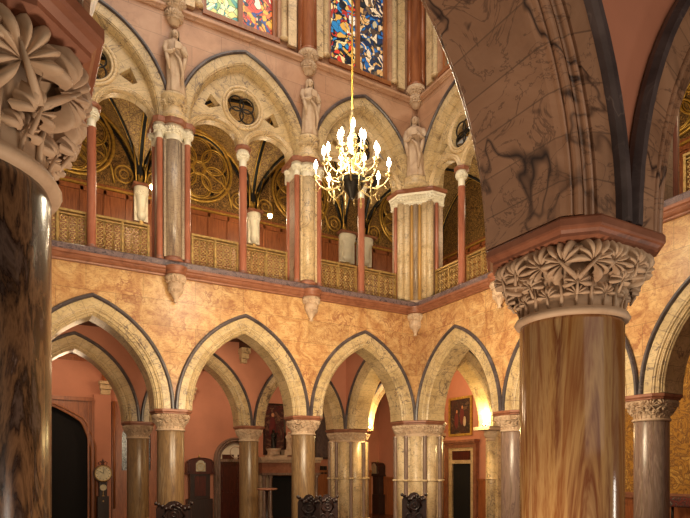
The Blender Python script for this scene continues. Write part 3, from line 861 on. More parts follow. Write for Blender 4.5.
# ------------------------------------------------------------------ gallery interior: panelled wall, vault, blind tracery
YG = 4.0
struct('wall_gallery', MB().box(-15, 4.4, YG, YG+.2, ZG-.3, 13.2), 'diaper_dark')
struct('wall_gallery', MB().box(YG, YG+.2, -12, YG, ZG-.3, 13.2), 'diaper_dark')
def panelling(name, s0, s1, wall):
    mb = MB(); L = s1-s0; x0 = -s1 if wall == 'A' else s0
    mb.box(x0, x0+L, -.06, 0, 0, 3.3)
    n = int(L/.62)
    for i in range(n+1):
        x = x0+i*L/n; mb.box(x-.04, x+.04, -.10, -.05, 0, 3.3)
    for z in (0, 1.0, 3.15): mb.box(x0, x0+L, -.10, -.05, z, z+.12)
    t = thing(name, 'red brown wood panelling along the %s gallery wall' % ('left' if wall == 'A' else 'right'), 'panelling', (0, YG, ZG) if wall == 'A' else (YG, 0, ZG), 0 if wall == 'A' else R90)
    obj('panels', mb, 'wood_red', t)
    obj('gilt_cresting', MB().box(x0, x0+L, -.14, 0, 3.3, 3.36), 'giltrib', t)
    obj('crest_moulding', MB().box(x0, x0+L, -.11, 0, 3.36, 3.44), 'wood_red', t)
    return t
panelling('wall_panelling', -4, 15, 'A'); panelling('wall_panelling', -4, 12, 'B')
ZV = 10.1
def vault(c, wall, w, label):
    mb = MB(); d = YG-.28; NX, NY = 36, 36; hv = 2.35
    prx = apts(w, hv, 0, 24); pry = apts(d/2, hv, 0, 24)
    def hh(pts, x):
        ps = sorted(pts); x = max(ps[0][0], min(ps[-1][0], x))
        for a, b in zip(ps, ps[1:]):
            if a[0] <= x <= b[0]:
                return a[1]+(b[1]-a[1])*((x-a[0])/(b[0]-a[0]) if b[0] > a[0] else 0)
        return 0
    rows = []
    for i in range(NX+1):
        x = -w*cos(PI*i/NX)
        rows.append([(x, .28+d/2-d/2*cos(PI*j/NY), max(hh(prx, x), hh(pry, -d/2*cos(PI*j/NY)))) for j in range(NY+1)])
    mb.grid(rows)
    # severies as one ceiling surface
    loc = (-c, 0, ZV) if wall == 'A' else (0, -c, ZV); rz = 0 if wall == 'A' else R90
    t = D.objects.new('ceiling', mb.mesh('ceiling')); COL.objects.link(t); t.data.materials.append(M['diaper']); t.location = loc; t.rotation_euler = (0, 0, rz); t['kind'] = 'structure'
    g = t
    def curve(fn, n=24): return [fn(k/n) for k in range(n+1)]
    for s1, s2 in ((1, 1), (1, -1)):
        pts = curve(lambda u: (s1*w*(-cos(PI*u)), .28+d/2-s2*d/2*cos(PI*u), max(hh(prx, -w*cos(PI*u)), hh(pry, -d/2*cos(PI*u)))-.02))
        obj('diagonal_rib', MB().tube(pts, .06, 6), 'black', g)
        obj('gilt_bead', MB().tube([(x, y, z-.055) for x, y, z in pts], .02, 5), 'giltrib', g)
    for y, nm in ((YG-.05, 'wall_rib'), (.4, 'transverse_rib')):
        pts = [(x, y, z-.03) for x, z in prx]
        obj(nm, MB().tube(pts, .055, 6), 'giltrib' if nm == 'wall_rib' else 'pale_plain', g)
        if nm == 'wall_rib':
            pts = [(x*.93, y+.0, z*.96-.06) for x, z in prx]
            obj('dark_roll', MB().tube(pts, .045, 6), 'black', g)
    for sx in (-1, 1):
        pts = [(sx*(w-.01), .28+d/2+x, z-.02) for x, z in pry]
        obj('cross_rib', MB().tube(pts, .07, 6), 'black', g)
        obj('gilt_bead', MB().tube([(x-sx*.05, y, z-.05) for x, y, z in pts], .025, 5), 'giltrib', g)
        obj('springing_ribs', MB().tube([(sx*(w-.12), YG-.12, -.1), (sx*(w-.15), YG-.2, .5), (sx*(w-.26), YG-.45, 1.1)], .025, 5), 'giltrib', g)
    # blind rose on the wall
    r = thing('rose_tracery', label[:], 'tracery', (loc[0] if wall == 'A' else YG, loc[1] if wall == 'B' else YG, ZV), rz)
    q = MB(); cz = 1.12; R = 1.08
    q.torus((0, -.06, cz), R, .05, 'y', 48, 8); q.torus((0, -.05, cz), R-.11, .025, 'y', 48, 6)
    for k in range(6):
        a = PI/6+k*PI/3
        q.torus((.56*cos(a), -.05, cz+.56*sin(a)), .40, .028, 'y', 28, 6)
        q.torus((.56*cos(a), -.04, cz+.56*sin(a)), .34, .014, 'y', 28, 5)
    q.torus((0, -.05, cz), .22, .03, 'y', 24, 6)
    for s in (-1, 1):
        q.torus((s*1.34*w/1.8, -.05, .34), .26, .028, 'y', 20, 6)
        q.torus((s*1.34*w/1.8, -.05, .34), .13, .02, 'y', 16, 6)
        q.tube([(s*1.1, -.05, 0), (s*1.0, -.05, .5), (s*.75, -.05, .8), (s*.3, -.05, 1.0)], .03, 6)
    obj('gilt_tracery', q, 'giltrib', r)
    v = MB()
    for k in range(6):
        a = PI/6+k*PI/3
        v.disc((.80*cos(a+PI/6), -.012, cz+.80*sin(a+PI/6)), .11, .012, 16)
    obj('dark_foil', v, 'black', r)
for (c, w, wu), dd in zip([(-2.2, 1.8, 0)]+GA, ['behind the corner pier']+descA):
    vault(c, 'A', w, 'gilded blind rose tracery in the gallery '+dd)
for (c, w, wu), dd in zip(GB, descB):
    vault(c, 'B', w, 'gilded blind rose tracery in the gallery '+dd)
# white wall responds below the vault springers
def gal_respond(loc, rz, label, big=1):
    t = thing('alabaster_corbel', label, 'corbel', loc, rz)
    c = MB().lathe([(.05, -.95), (.13, -.85), (.15, -.75), (.12, -.7), (.12, -.5), (.14, -.35), (.2, -.12), (.22, 0), (.22, .04)], 20, (0, -.14))
    c.box(-.2*big, .2*big, -.12, 0, -.95, 0)
    leafband(c, (0, -.14), .14, -.35, -.02, 7, .13, PI, 2*PI)
    obj('bell', c, 'white', t)
    obj('abacus', MB().box(-.26*big, .26*big, -.38, 0, .04, .12), 'red', t)
    obj('bracket_drop', MB().box(-.05, .05, -.16, 0, -1.25, -.95), 'brass', t)
    return t
gr = gal_respond((-7.65, YG-.1, ZV-.1), 0, 'white alabaster corbel on the gallery wall beside the left pendant lamp')
dup(gr, (-4.02, YG-.1, ZV-.1), 0, 'white alabaster corbel on the gallery wall beside the middle pendant lamp')
dup(gr, (-.4, YG-.1, ZV-.1), 0, 'white alabaster corbel on the gallery wall right of the chandelier', None, (1.5, 1, 1))
dup(gr, (.35, YG-.1, ZV-.1), 0, 'white alabaster corbel on the gallery wall beside the corner pier', None, (1.5, 1, 1))
dup(gr, (YG-.1, -.3, ZV-.1), R90, 'white alabaster corbel on the right gallery wall near the corner')
dup(gr, (YG-.1, -4.02, ZV-.1), R90, 'white alabaster corbel on the right gallery wall behind the near arch')

def pendant(loc, label):
    t = thing('pendant_lamp', label, 'lamp', loc)
    obj('lamp_chain', MB().tube([(0, 0, .12), (0, 0, 1.9)], .008, 5), 'brass', t)
    obj('lamp_cap', MB().lathe([(.02, .16), (.06, .1), (.10, .06), (.10, .04), (.04, .04)], 14), 'brass', t)
    o = obj('bulb', MB().ball((0, 0, 0), .065, 12), 'lampglow', t)
    L = D.lights.new('pendant_light', 'POINT'); L.energy = 55; L.color = (1, .78, .5); L.shadow_soft_size = .08
    lo = D.objects.new('pendant_light', L); COL.objects.link(lo); lo.location = (loc[0], loc[1], loc[2]-.12)
def at(px, py, axis, c):
    f, h, a = 589., 469., math.radians(29.675); cx, cy = -11.14, -14.89
    u = (px-345)/f; dX = u*cos(a)+sin(a); dY = -u*sin(a)+cos(a)
    d = (c-cx)/dX if axis == 'x' else (c-cy)/dY
    return Vector((cx+d*dX, cy+d*dY, 1.5+(h-py)*d/f))
pendant(at(152, 187, 'y', 2.2), 'bright pendant lamp hanging in the gallery left bay')
pendant(at(270, 216, 'y', 2.2), 'bright pendant lamp hanging in the gallery bay left of the chandelier')

# ------------------------------------------------------------------ chandelier
CZ = 6.42
t = thing('chandelier', 'brass branched chandelier with glowing candle lamps hanging mid hall', 'chandelier', (-5.93, -6.0, CZ))
obj('hanging_rope', MB().tube([(0, 0, 1.35), (0, 0, 10)], .016, 6), 'giltrib', t)
obj('stem', MB().lathe([(.02, -.16), (.05, -.12), (.03, -.06), (.12, 0), (.22, .08), (.25, .14), (.16, .20), (.06, .26), (.05, .34), (.11, .42), (.12, .5), (.05, .58), (.04, .7), (.08, .8), (.09, .86), (.04, .92), (.03, 1.1), (.05, 1.2), (.02, 1.36)], 20), 'pale_brass', t)
obj('bottom_bowl', MB().lathe([(.01, -.22), (.05, -.18), (.10, -.08), (.2, .02), (.24, .12)], 20), 'bronze', t)
def c_arm(k, n, R, z0, zc, off=0):
    a = 2*PI*k/n+off; e = Vector((cos(a), sin(a), 0))
    P = lambda r, z: tuple(e*r+Vector((0, 0, z)))
    pts = [P(.05, z0), P(R*.25, z0-.06), P(R*.45, z0-.12), P(R*.68, z0-.15), P(R*.88, z0-.08), P(R, z0+.02), P(R*1.0, zc)]
    m = MB().tube(pts, .014, 6)
    m.tube([P(R*.3, z0-.09), P(R*.36, z0+.03), P(R*.5, z0+.07), P(R*.58, z0-.02), P(R*.5, z0-.05)], .010, 5)
    m.tube([P(R*.86, z0-.09), P(R*.96, z0-.16), P(R*1.06, z0-.12), P(R*1.02, z0-.05)], .009, 5)
    arm = obj('arm', m, 'pale_brass', t)
    c = (e.x*R, e.y*R)
    obj('drip_pan', MB().lathe([(.015, zc-.03), (.03, zc-.02), (.06, zc+.005), (.065, zc+.015), (.02, zc+.01), (.018, zc+.03), (.022, zc+.05)], 12, c), 'pale_brass', arm)
    obj('candle', MB().lathe([(.013, zc+.04), (.013, zc+.16)], 8, c), 'candle', arm)
    obj('bulb', MB().lathe([(.010, zc+.14), (.034, zc+.18), (.038, zc+.215), (.022, zc+.27), (.003, zc+.31)], 8, c), 'bulb', arm)
for k in range(8): c_arm(k, 8, .64, .12, .20, .2)
for k in range(6): c_arm(k, 6, .42, .44, .50, .5)
for k in range(3): c_arm(k, 3, .2, .74, .80, .1)
for k in range(8):
    a = 2*PI*k/8+.2+PI/8
    obj('drop_pendant', MB().lathe([(.004, -.22), (.02, -.19), (.028, -.14), (.012, -.10), (.02, -.06), (.008, -.02), (.006, .06)], 8, (.36*cos(a), .36*sin(a))), 'pale_brass', t)
for z, e in ((.35, 360), (.95, 220)):
    L = D.lights.new('chandelier_light', 'POINT'); L.energy = e; L.color = (1, .86, .62); L.shadow_soft_size = .35
    o = D.objects.new('chandelier_light', L); COL.objects.link(o); o.location = (-6, -6, CZ+z)

# ------------------------------------------------------------------ room beyond the aisle
YB = 8.9
struct('wall_back', MB().box(-16, 4.5, YB, YB+.2, FL, 6.1), 'salmon')
struct('wall_far_right', MB().box(4.3, 4.5, -17, YB, FL, 6.1), 'salmon')
# ceiling beams on braces and brackets
def wx(px): return at(px, 469, 'y', YB-.15).x
def wz(px, py, y=None): return at(px, py, 'y', YB-.15 if y is None else y).z
for k, (x, nm) in enumerate(((wx(105.5), 'above the round dialled clock'), (wx(190), 'above the broad mahogany clock'), (wx(300), 'above the fireplace'), (wx(366), 'behind the clustered piers'))):
    t = thing('ceiling_beam', 'brown timber ceiling beam and brace '+nm, 'beam', (x, YB, 0))
    obj('beam', MB().box(-.16, .16, -4.1, 0, 5.42, 5.72), 'wood_red', t, .01)
    br = MB(); zb = 4.78
    pts = [(0, zb)]+[(-1.25*(1-cos(u*PI/2)), zb+.64*sin(u*PI/2)) for u in [i/8 for i in range(9)]][1:]+[(0, 5.42)]
    br.loft([[(sx, y-.02, z) for y, z in pts] for sx in (-.12, .12)])
    obj('brace', br, 'wood_red', t)
    c = obj('stone_bracket', MB().box(-.24, .24, -.34, 0, zb-.12, zb).box(-.2, .2, -.28, 0, zb-.3, zb-.12).box(-.17, .17, -.22, 0, zb-.5, zb-.3), 'pale_plain', t, .02)
struct('trim_6', MB().box(-16, 4.3, YB-.06, YB, 5.5, 5.62).box(-16, 4.3, YB-.10, YB, 5.62, 5.72), 'wood_red')

for px in (244, 190, 297):
    x = at(px, 350, 'y', 3.8).x
    o = obj('aisle_beam', MB().box(x-.12, x+.12, .42, 3.93, 5.5, 5.72), 'ceilwood')
    n_ = {244: 'middle', 190: 'left', 297: 'right'}[px]
    tag(o, 'dark cross beam under the aisle ceiling, %s of three in the left aisle' % n_, 'beam')
    o = obj('stone_bracket', MB().box(x-.16, x+.16, 3.56, 3.93, 5.32, 5.5).box(x-.13, x+.13, 3.66, 3.93, 5.16, 5.32).box(x-.10, x+.10, 3.76, 3.93, 5.02, 5.16), 'pale_plain', None, .015)
    tag(o, 'small stepped stone bracket under the %s beam of the left aisle' % n_, 'bracket')
# left wooden screen with ogee doorway
def wx(px): return at(px, 469, 'y', YB-.15).x
def wz(px, py, y=None): return at(px, py, 'y', YB-.15 if y is None else y).z
x0, x1 = wx(8), wx(94); xc = wx(52)
t = thing('door_screen', 'carved wood screen with black ogee doorway at far left', 'doorway', (xc, YB, 0))
top = wz(70, 400)
hw = wx(91)-wx(52)
og = []
za = wz(55, 406); zb_ = wz(90, 448)
for x, z in apts(hw, za-zb_, 0, 12)[:13]:
    u = math.atan2(z, x); og.append((x*(1-.05*abs(sin(4*u))), zb_+z*(1-.05*abs(sin(4*u)))))
open_ = [(-hw, .02)]+[(-x, z) for x, z in og]+[(x, z) for x, z in og[::-1][1:]]+[(hw, .02)]
open_ = [(-hw, FL+.02), (hw, FL+.02)]+og+[(-x, z) for x, z in og[::-1][1:]]
half = (x1-x0)/2
obj('screen', plate([(x0-xc, FL), (x1-xc, FL), (x1-xc, top), (x0-xc, top)], [open_], -.22, -.05), 'wood_red', t)
m = MB()
for s in (0, .09): m.tube([(x*(1+s*1.2), -.24, z+s) for x, z in [(hw, FL)]+og+[(-x, z) for x, z in og[::-1][1:]]+[(-hw, FL)]], .035, 6)
obj('ogee_moulding', m, 'wood_gold', t)
m = MB()
for i in range(12):
    x = x0-xc+.1+i*(x1-x0-.2)/11
    m.box(x-.02, x+.02, -.25, -.2, za+.14, top)
m.box(x0-xc, x1-xc, -.30, -.05, top-.02, top+.12)
for xx in (x1-xc-.06, x1-xc-.2): m.box(xx-.03, xx+.03, -.28, -.2, FL, top)
obj('mullion', m, 'wood_red', t)
obj('lobby_shade', MB().box(-hw-.1, hw+.1, -.05, -.02, FL, 3.9), 'void', t)  # thin black sheet painted as the darkness behind the doorway
# narrow wooden window beside the column
x0, x1 = wx(112), wx(160)
t = thing('leaded_screen', 'wood framed leaded glass screen right of the round dialled clock', 'screen', ((x0+x1)/2, YB, 0))
hh_ = (x1-x0)/2; zt = wz(130, 402)
ah = 2.6
wo = [(-hh_+.35, 1.45), (hh_-.35, 1.45)]+[(x, 2.7+z) for x, z in apts(hh_-.35, .75, 0, 8)]
obj('screen_frame', plate([(-hh_, FL), (hh_, FL), (hh_, zt), (-hh_, zt)], [wo], -.16, -.02), 'wood_red', t)
obj('leaded_pane', MB().box(-hh_+.2, hh_-.2, -.06, -.03, 1.3, 3.6), 'leaded', t)
m = MB()
for s in (-1, 1): m.tube([(s*(hh_-.08), -.18, 0), (s*(hh_-.08), -.18, zt)], .045, 8)
obj('frame_shaft', m, 'wood_gold', t)
# salmon pilaster between
struct('trim_7', MB().box(wx(93.5), wx(111), YB-.2, YB, FL, 4.28), 'salmon')

# clocks
def hands(mb, c, r, y):
    mb.tube([(c[0], y, c[1]), (c[0]-r*.45, y, c[1]+r*.3)], .008, 4); mb.tube([(c[0], y, c[1]), (c[0]+r*.1, y, c[1]+r*.7)], .006, 4)
def dialmarks(mb, c, r, y):
    for k in range(12):
        a = k*PI/6; mb.tube([(c[0]+r*.74*cos(a), y, c[1]+r*.74*sin(a)), (c[0]+r*.92*cos(a), y, c[1]+r*.92*sin(a))], .007, 4)
p = at(103, 474, 'y', YB-.5)
t = thing('round_dial_clock', 'slim dark clock with round cream dial and red finial before the salmon pilaster', 'clock', (p.x, YB-.45, 0))
zc = p.z+.02; R = .27
obj('case', MB().box(-.20, .20, -.14, .14, FL, .5).box(-.14, .14, -.10, .10, .5, zc-.2).lathe([(.2, zc-.34), (.12, zc-.28)], 8), 'wood_dark', t, .01)
obj('dial_case', MB().disc((0, .10, zc), R+.05, .2), 'wood_dark', t)
obj('dial', MB().disc((0, -.10, zc), R, .02).torus((0, -.12, zc), R*.62, .008, 'y', 24, 5), 'dial', t)
obj('dial_bezel', MB().torus((0, -.11, zc), R+.01, .022, 'y', 28, 6), 'brass', t)
mm = MB(); hands(mm, (0, zc), R, -.13); dialmarks(mm, (0, zc), R, -.125); obj('clock_hands', mm, 'black', t)
obj('small_dial', MB().disc((0, -.10, zc-.52), .10, .02).torus((0, -.12, zc-.52), .10, .018, 'y', 20, 6), 'dial', t)
obj('pendulum', MB().tube([(0, -.11, zc-.62), (0, -.11, zc-1.0)], .012, 6).ball((0, -.12, zc-.85), .05, 10, 1, .4, 1).ball((0, -.12, zc-1.02), .06, 10, 1, .4, 1), 'brass', t)
fb = MB().lathe([(.03, zc+R), (.08, zc+R+.04), (.03, zc+R+.1), (.05, zc+R+.18), (.005, zc+R+.28)], 12)
for s in (-1, 1): fb.tube([(0, 0, zc+R+.06), (s*.08, 0, zc+R+.18), (s*.16, 0, zc+R+.12), (s*.12, 0, zc+R+.05)], .02, 6)
obj('finial', fb, 'wood_wine', t)

def longcase(loc, rz, h, w, label, dialmat, door, arched=True):
    t = thing('longcase_clock', label, 'clock', loc, rz)
    hz = h-.62
    c = MB().box(-w*.5, w*.5, -.17, .17, FL, .3).box(-w*.4, w*.4, -.13, .13, .3, hz)
    obj('trunk', c, 'wood_dark', t, .008)
    obj('trunk_door', MB().box(-w*.22, w*.22, -.15, -.12, .42, hz-.12), door, t, .005)
    pts = [(-w*.52, 0), (w*.52, 0), (w*.52, .40)]+[(w*.50*cos(a), .40+.2*sin(a)**.8) for a in [PI*k/12 for k in range(1, 12)]]+[(-w*.52, .40)]
    hd = plate(pts, [], -.2, .16); hd.box(-w*.57, w*.57, -.22, .17, -.04, .02)
    hd.xf(Matrix.Translation((0, 0, hz)))
    obj('hood', hd, 'wood_wine' if w > 1 else 'wood_dark', t)
    m = MB().tube([(x, -.21, z+hz) for x, z in pts[2:]], .02, 6)
    for s in (-1, 1): m.lathe([(.025, hz+.02), (.018, hz+.1), (.018, hz+.32), (.025, hz+.38)], 8, (s*w*.46, -.21))
    obj('hood_moulding', m, 'wood_wine', t)
    r = w*.17 if w > .8 else w*.24
    pl = plate([(-r*1.1, 0), (r*1.1, 0), (r*1.1, r*2)]+[(r*.8*cos(a), r*2+r*.6*sin(a)) for a in [PI*k/8 for k in range(9)]]+[(-r*1.1, r*2)], [], -.215, -.2); pl.xf(Matrix.Translation((0, 0, hz+.06)))
    obj('dial', pl, dialmat, t)
    mm = MB().torus((0, -.22, hz+.06+r), r*.9, .01, 'y', 24, 5); hands(mm, (0, hz+.06+r), r, -.225); dialmarks(mm, (0, hz+.06+r), r, -.222)
    obj('clock_hands', mm, 'brass', t)
    obj('finial', MB().lathe([(.02, h-.03), (.05, h+.03), (.02, h+.08), (.004, h+.14)], 10), 'brass', t)
    return t
p = at(200, 457, 'y', YB-.35)
longcase((p.x, YB-.25, 0), 0, p.z-.02, 1.02, 'broad mahogany clock with arched hood and silver dial left of the arched doorway', 'dialsilver', 'wood_wine')
p = at(377, 462, 'x', 4.05)
longcase((4.08, p.y, 0), R90, p.z+.0, .80, 'tall black longcase clock right of the rear clustered pier', 'dialsilver', 'wood_dark')

# arched doorway
xa, xb = wx(211), wx(246)
xc = wx(236); hw = wx(236)-wx(214)
zt = wz(236, 438)
t = thing('arched_doorway', 'round arched stone doorway with pale tympanum and dark wooden door', 'doorway', (xc, YB, 0))
rr = hw-.02; zs_ = zt-rr
m = arch_sweep(rr, rr*1.03, [(0, -.14), (.05, -.2), (.1, -.16), (.15, -.22), (.2, -.14), (.25, -.17), (.28, -.05), (0, -.02)], 14, leg=zs_-FL); m.xf(Matrix.Translation((0, 0, zs_)))
obj('stone_surround', m, 'shaft_purple', t)
ty = plate([(x, zs_+z) for x, z in apts(rr-.26, (rr-.26)*1.03, 0, 12)], [], -.10, -.03)
obj('tympanum', ty, 'white', t)
tr = MB().torus((0, -.11, zs_+rr*.35), rr*.26, .02, 'y', 24, 5)
obj('tympanum_carving', tr, 'carve', t)
d = MB().box(-rr+.26, rr-.26, -.09, -.03, FL, zs_-.02)
for i in range(2):
    for j in range(4):
        xx = (-rr+.26)+(i+.5)*(rr-.26); d.box(xx-.25, xx+.25, -.12, -.08, .12+j*.52, .12+j*.52+.42)
obj('door_leaf', d, 'wood_wine', t)
obj('lintel', MB().box(-rr+.22, rr-.22, -.18, -.03, zs_-.08, zs_+.04), 'shaft_purple', t)

# chimneypiece with bronze figure
xl, xr = wx(257), wx(318)
xm = (xl+xr)/2; hw = (xr-xl)/2
zm = wz(275, 460)
t = thing('chimneypiece', 'tall pink marble chimneypiece with dentilled shelf beyond the left arcade', 'fireplace', (xm, YB, 0))
obj('overshelf', MB().box(-hw, hw, -.62, 0, zm, zm+.12).box(-hw+.05, hw-.05, -.55, 0, zm-.12, zm), 'carve', t, .01)
dn = MB()
n = 30
for i in range(n): 
    x = -hw+.1+i*(2*hw-.2)/(n-1); dn.box(x-.03, x+.03, -.60, -.5, zm-.08, zm)
obj('dentils', dn, 'carve', t)
obj('frieze', MB().box(-hw+.1, hw-.1, -.48, 0, zm-.55, zm-.12), 'salmon_marble' if 'salmon_marble' in M else 'red', t)
lg = MB().box(-hw+.08, hw-.08, -.55, 0, zm-.65, zm-.55)
obj('mantel_moulding', lg, 'shaft_purple', t)
for s in (-1, 1):
    for k in (0, 1):
        obj('colonette', MB().lathe([(.12, FL), (.12, FL+.1), (.075, FL+.15), (.075, zm-.8), (.12, zm-.65)], 14, (s*(hw-.22-k*.28), -.42)), 'shaft_purple', t)
    obj('jamb', MB().box(s*(hw-.3)-.22, s*(hw-.3)+.22, -.3, 0, FL, zm-.65), 'carve', t)
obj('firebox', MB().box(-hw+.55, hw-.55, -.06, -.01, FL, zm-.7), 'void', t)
# pedestals on shelf
xs = wx(275)-xm
ztop = wz(275, 458)
pd = MB().box(xs-.42, xs+.42, -.5, -.05, zm+.12, zm+.2).lathe([(.3, zm+.2), (.26, zm+.3), (.3, zm+.42), (.34, zm+.48)], 20, (xs-.12, -.28))
pd.box(xs+.32, xs+.9, -.45, -.05, zm+.2, zm+.44)
obj('shelf_pedestal', pd, 'carve', t)
t2 = thing('bronze_figure', 'small dark bronze draped figure standing on the chimneypiece', 'statue', (xm+xs-.12, YB-.28, zm+.48))
b, h_, v_ = statue_mesh(12)
b.tube([(.17, 0, 1.25), (.32, -.05, 1.36), (.42, -.05, 1.25)], [.05, .04, .03], 8)
sc = (wz(275, 429)-(zm+.48))/1.62
for nm, q in (('body', b), ('head', h_), ('veil', v_)): obj(nm, q, 'bronze', t2)
t2.scale = (sc*.95, sc*.95, sc*.95)
t3 = thing('stone_figure', 'pale stone draped seated figure on the chimneypiece right of the bronze', 'statue', (xm+xs+.62, YB-.28, zm+.44))
b, h_, v_ = statue_mesh(4)
for nm, q in (('body', b), ('head', h_), ('veil', v_)): obj(nm, q, 'carve', t3)
t3.scale = (sc*1.3, sc*1.1, sc*.92)

def picture(loc, rz, w, h, mat, label, frame='giltrib', fw=.08):
    t = thing('framed_painting', label, 'painting', loc, rz)
    f = plate([(-w/2, -h/2), (w/2, -h/2), (w/2, h/2), (-w/2, h/2)], [[(-w/2+fw, -h/2+fw), (w/2-fw, -h/2+fw), (w/2-fw, h/2-fw), (-w/2+fw, h/2-fw)]], -.06, -.005)
    obj('frame', f, frame, t, .008)
    obj('canvas', MB().box(-w/2+fw, w/2-fw, -.03, -.01, -h/2+fw, h/2-fw), mat, t)
    return t
def figs(t, items):
    for x, z, sx, sz, mat in items:
        obj('painted_figure', MB().ball((x, -.032, z), 1, 14, sx, .004, sz), mat, t)
M['skin_paint'] = plain('painted flesh tones', '#b98058', .6)
M['red_paint'] = plain('painted crimson robe', '#5e1a14', .6)
M['cream_paint'] = plain('painted cream cloth', '#b8a080', .6)
a = at(263, 403, 'y', YB); b_ = at(281, 455, 'y', YB)
p = picture(((a.x+b_.x)/2+.1, YB-.01, (a.z+b_.z)/2), 0, (b_.x-a.x)+.2, a.z-b_.z, 'paint_red', 'dark red portrait above the bronze figure', 'wood_dark')
figs(p, [(-.1, .05, .16, .5, 'red_paint'), (-.08, .62, .07, .09, 'skin_paint')])
a = at(317, 404, 'y', YB); b_ = at(329.5, 459, 'y', YB)
picture(((a.x+b_.x)/2, YB-.01, (a.z+b_.z)/2), 0, (b_.x-a.x)+.3, a.z-b_.z, 'paint_grey', 'grey purple painting glimpsed right of the arcade column', 'wood_dark')
x0, x1 = wx(318), wx(372)
o = struct('trim_8', MB().box(x0, x1, YB-.08, YB, FL, 1.35).box(x0, x1, YB-.13, YB, 1.35, 1.45), 'wood_gold')
t = thing('wall_box', 'pair of small black framed boxes on the salmon wall beside the rear pier', 'box', (wx(324.5), YB-.02, wz(325, 470)))
obj('panel', MB().box(-.15, -.02, -.08, 0, -.18, .18), 'black', t); obj('panel', MB().box(.03, .15, -.08, 0, -.18, .18), 'black', t)

# right room: stone doorway, painting, dado, tapestry
XW = 4.3
a = at(446, 441, 'x', XW-.1); b_ = at(477, 441, 'x', XW-.1)
yc = (a.y+b_.y)/2; hw = abs(a.y-b_.y)/2
dt = at(462, 440, 'x', XW-.1).z
t = thing('stone_doorway', 'red stone doorway with pale inner frame and dark opening under the painting', 'doorway', (XW, yc, 0), R90)
obj('cornice', MB().box(-hw-.05, hw+.05, -.28, 0, dt-.10, dt).box(-hw, hw, -.22, 0, dt-.16, dt-.10), 'red', t, .01)
obj('outer_frame', plate([(-hw, FL), (-hw, dt-.16), (hw, dt-.16), (hw, FL), (hw-.16, FL), (hw-.16, dt-.3), (-hw+.16, dt-.3), (-hw+.16, FL)][::-1], [], -.16, 0), 'red', t)
ih = hw-.16
obj('inner_frame', plate([(-ih, FL), (-ih, dt-.3), (ih, dt-.3), (ih, FL), (ih-.2, FL), (ih-.2, dt-.42), (-ih+.2, dt-.42), (-ih+.2, FL)][::-1], [], -.10, 0), 'pale_plain', t)
obj('frieze_panel', MB().box(-ih+.2, ih-.2, -.08, 0, dt-.78, dt-.42), 'wood_wine', t)
obj('frieze_moulding', MB().box(-ih+.16, ih-.16, -.12, 0, dt-.92, dt-.78), 'pale_plain', t)
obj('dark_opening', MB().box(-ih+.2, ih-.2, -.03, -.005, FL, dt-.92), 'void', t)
a = at(450.5, 397, 'x', XW); b_ = at(472, 437, 'x', XW)
p = picture((XW-.01, (a.y+b_.y)/2, (at(461, 397, 'x', XW).z+at(461, 436, 'x', XW).z)/2), R90, a.y-b_.y+.1, at(461, 397, 'x', XW).z-at(461, 436, 'x', XW).z, 'paint_dark', 'gilt framed figure painting above the stone doorway', 'giltrib', .09)
figs(p, [(-.22, -.15, .12, .32, 'red_paint'), (.1, .0, .13, .35, 'red_paint'), (-.2, .2, .05, .07, 'skin_paint'), (.12, .35, .05, .07, 'skin_paint'), (.25, -.2, .09, .2, 'cream_paint')])
struct('baseboard_right', MB().box(XW-.06, XW, -12, yc-hw-.02, FL, 1.05).box(XW-.10, XW, -12, yc-hw-.02, 1.05, 1.14), 'wood_red')
struct('baseboard_right', MB().box(XW-.06, XW, yc+hw+.05, YB, FL, 1.05).box(XW-.10, XW, yc+hw+.05, YB, 1.05, 1.14), 'wood_red')
t = thing('wall_tapestry', 'large gold woven tapestry on the wall behind the purple grey column', 'tapestry', (XW-.08, -6.0, .75), R90)
g = []
for i in range(41):
    x = -3.0+i*6/40
    g.append([(x, -.05+.02*sin(x*5), z) for z in (0, 1, 2, 3, 4, 4.9)])
tm = MB().grid(g); tm.grid([[(x, y+.02, z) for x, y, z in r] for r in g]); obj('woven_field', tm, 'tapestry', t)
M['tap_figure'] = m_tap('tapestry figures', ['#5a3212', '#c89648', '#dcb466', '#8a5420'], 4)
fg = MB()
rnd = random.Random(2)
for k in range(16):
    x = -2.7+k*.36; z = .6+(k % 4)*.85+rnd.random()*.3
    fg.ball((x, -.075, z), 1, 10, .1+rnd.random()*.06, .01, .3); fg.ball((x, -.075, z+.38), .07, 8, 1, .12, 1)
obj('woven_figures', fg, 'tap_figure', t)
obj('border', MB().box(-3.05, 3.05, -.085, -.02, -.06, .10), 'red', t)
# patterned settee by the tapestry
sp = at(684, 505, 'x', 3.6)
t = thing('patterned_bench', 'dark patterned cushioned bench by the tapestry at the right edge', 'bench', (3.55, sp.y-.4, 0), R90)
obj('seat', MB().box(-.9, .9, -.3, .3, .55, .80), 'rug', t, .05)
for sx in (-.8, .8):
    for sy in (-.22, .22): obj('leg', MB().lathe([(.03, FL), (.035, .3), (.04, .55)], 8, (sx, sy)), 'wood_dark', t)

